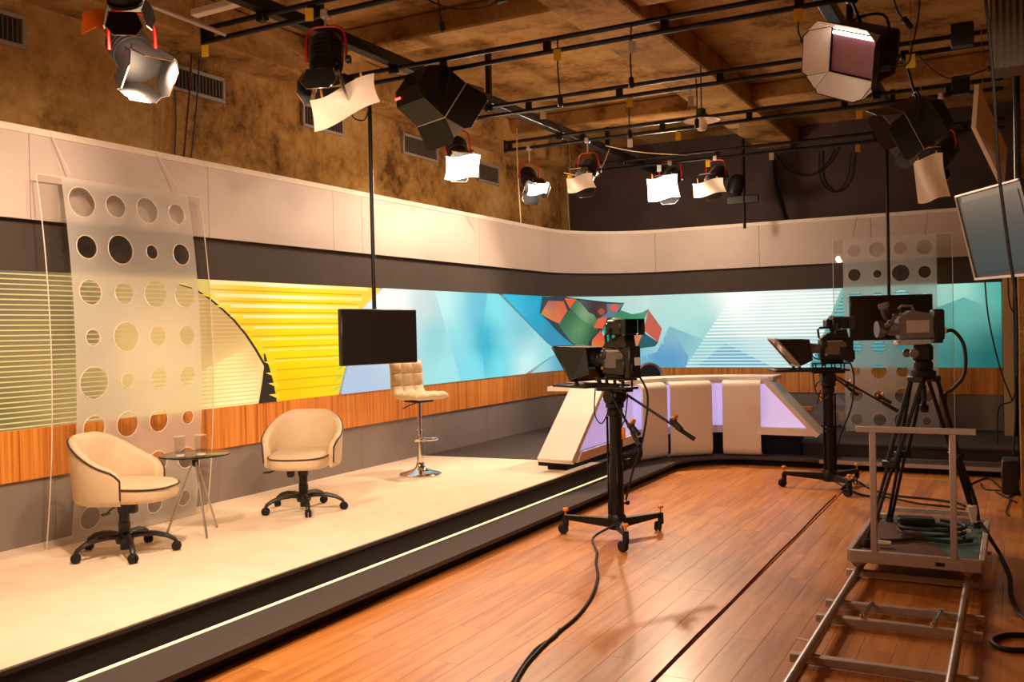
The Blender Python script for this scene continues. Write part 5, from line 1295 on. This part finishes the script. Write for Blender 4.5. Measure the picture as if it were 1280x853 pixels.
for (x0, y0, x1, y1, m, lab) in ((241, 32, 228, 196, 'cablered', 'dark red cable hanging down the plaster wall across the vent'), (250, 60, 237, 197, 'cableblue', 'thin blue cable hanging down the plaster wall'), (218, 112, 217, 193, 'cableblue', 'short thin blue cable hanging below the wall vent')):
    a = at_x(x0, y0, XW+.06); b = at_x(x1, y1, XW+.06)
    cable(lab, [a, a.lerp(b, .5)+V((0, .02, 0)), V((XW+.06, b.y, ZS1-.02))], .008 if m == 'cablered' else .006, m, name='wall_cable')
# --- wall vents
def vent(y0, y1, z0, z1, lab, vert=True):
    t = thing('wall_vent', lab, 'vent', (XW+.005, (y0+y1)/2, (z0+z1)/2), 0, 'vents in the plaster wall')
    w_, h_ = y1-y0, z1-z0
    fr = obj('frame', MB().box((.012, 0, h_/2), (.03, w_+.03, .03), .004).box((.012, 0, -h_/2), (.03, w_+.03, .03), .004).box((.012, -w_/2, 0), (.03, .03, h_), .004).box((.012, w_/2, 0), (.03, .03, h_), .004), 'vent', t)
    obj('duct_back', MB().box((.0, 0, 0), (.006, w_, h_)), 'ventdark', t, smooth=False)
    mb = MB(); n = int(w_/.035)
    for k in range(n): mb.box((.008, -w_/2+.02+k*(w_-.03)/max(1, n-1), 0), (.018, .006, h_-.03), M=None)
    l = obj('louvres', mb, 'louvre', t, smooth=False); l['kind'] = 'stuff'
kx = 1.0
for (xa, ya, xb, yb, h, lab) in ((-40, 5, 29, 19, 40, 'wall vent cut by the picture edge above the perforated panel'), (212, 82, 279, 98, 29, 'wall vent crossed by the hanging cables'), (379, 131, 428, 143, 26, 'wall vent below the chrome spotlight'), (504, 169, 546, 178, 24, 'wall vent below the black soft light'), (598, 204, 623, 209, 22, 'wall vent beside the glowing paper lamp')):
    a = at_x(xa, ya, XW+.02); b = at_x(xb, yb, XW+.02); c = at_x(xb, yb+h, XW+.02)
    vent(a.y, b.y, c.z, (a.z+b.z)/2, lab)
# --- right side: duct, white board, hanging cables
mb = MB(); 
prof = []
for k in range(60): prof.append((-.095+k*.0085, 6.0+.007*math.sin(k*PI/2)))
tag(obj('corrugated_duct', MB().prism([(x, y) for x, y in prof]+[(.405, 6.25), (-.095, 6.25)], 3.03, 4.295), 'corrugated', ang=20), 'ribbed grey metal duct at the ceiling beside the right wall', 'duct')
q = [at_y(1219, 106, 7.25), at_y(1214, 160, 7.3), at_y(1250, 236, 7.9), at_y(1262, 236, 7.9)]
A, Bq2, D2 = at_y(1218, 106, 7.2), at_y(1214, 160, 7.25), at_y(1250, 234, 8.2)
brd = thing('reflector_board', 'white reflector board hanging at a slant above the wall monitor', 'board', D2)
obj('board_sheet', MB().slab([A, Bq2, D2, D2+(A-Bq2)], .03), 'board', brd, smooth=False, world=True)
obj('board_wire', MB().tube([A.lerp(D2, .3), A.lerp(D2, .3).xy.to_3d()+V((0, 0, ZP0+.05))], .004, 5), 'alu', brd, world=True)
wc = lambda x, y, Y: at_y(x, y, Y)
cable('long black cable hanging from the ceiling in front of the wall monitor', [wc(1231, -10, 5.6), wc(1238, 60, 5.6), wc(1243, 120, 5.6), wc(1247, 200, 5.6), wc(1254, 260, 5.6), wc(1262, 320, 5.6), wc(1270, 380, 5.6), wc(1271, 470, 5.6)], .009, name='hanging_cable')
cable('thin black cable hanging over the teal end of the mural', [wc(1231, 350, 9.5), wc(1236, 400, 9.6), wc(1250, 460, 9.8), wc(1265, 500, 9.9)], .007, name='hanging_cable')
cable('black cable looped beside the cream post', [wc(1260, 345, 11.6), wc(1262, 380, 11.6), wc(1272, 405, 11.6), wc(1270, 470, 11.6), wc(1266, 500, 11.6), wc(1250, 508, 11.6), wc(1247, 530, 11.6), wc(1248, 580, 11.2), wc(1253, 600, 10.4), g(1254, 606)], .008, name='hanging_cable')
cable('black cable drooping down the right wall to the floor', [wc(1268, 400, 10.8), wc(1270, 500, 10.8), wc(1267, 560, 10.6), g(1266, 600), g(1262, 622)], .010, name='hanging_cable')
t = thing('stage_box', 'dark connector box standing at the foot of the right wall', 'box', (-.045, 9.75, 0))
obj('box_body', MB().box((0, 0, .16), (.14, .3, .31), .01), 'blackplastic', t); obj('box_sockets', MB().box((-.072, 0, .2), (.006, .2, .06)), 'alu_dull', t, smooth=False)
t = thing('desk_handle_block', 'small orange brown block on the platform behind the right desk wing', 'block', at_z(1010, 540, HP))
obj('block', MB().box((0, 0, .03), (.14, .12, .06), .006).box((0, 0, .16), (.06, .06, .22), .006).box((0, 0, .29), (.13, .1, .05), .006), 'veneer', t)

# --- leads and an old fitting against the black wall
YK = YW-.06
cable('black cable drooping in a wide bow on the black wall', [wc(968, 190, YK), wc(985, 212, YK), wc(1010, 220, YK), wc(1032, 206, YK), wc(1044, 186, YK)], .012, name='wall_cable')
cable('second black cable bow on the black wall beside the hanging pole', [wc(1024, 190, YK), wc(1026, 225, YK), wc(1042, 240, YK), wc(1058, 226, YK), wc(1064, 190, YK)], .012, name='wall_cable')
cable('thick black cable hanging straight down the black wall', [wc(967, 200, YK), wc(971, 240, YK), wc(980, 274, YK)], .022, name='wall_cable')
c = wc(930, 238, 12.2)
t = thing('black_spotlight', 'black unlit fitting on a pole in front of the black wall', 'spotlight', c)
obj('pole', MB().tube([(0, 0, -.5), (0, 0, 4.28-c.z)], .02, 8), 'blackpipe', t)
obj('housing', MB().lathe([(.07, -.14), (.10, -.12), (.11, .05), (.09, .10), (.03, .14)], 18, M=Matrix.Translation((-.1, 0, .08)) @ Matrix.Rotation(R(20), 4, 'Y')), 'blackmetal', t)
obj('flap', MB().box((-.02, 0, -.12), (.42, .03, .11), .01), 'blackmetal', t)
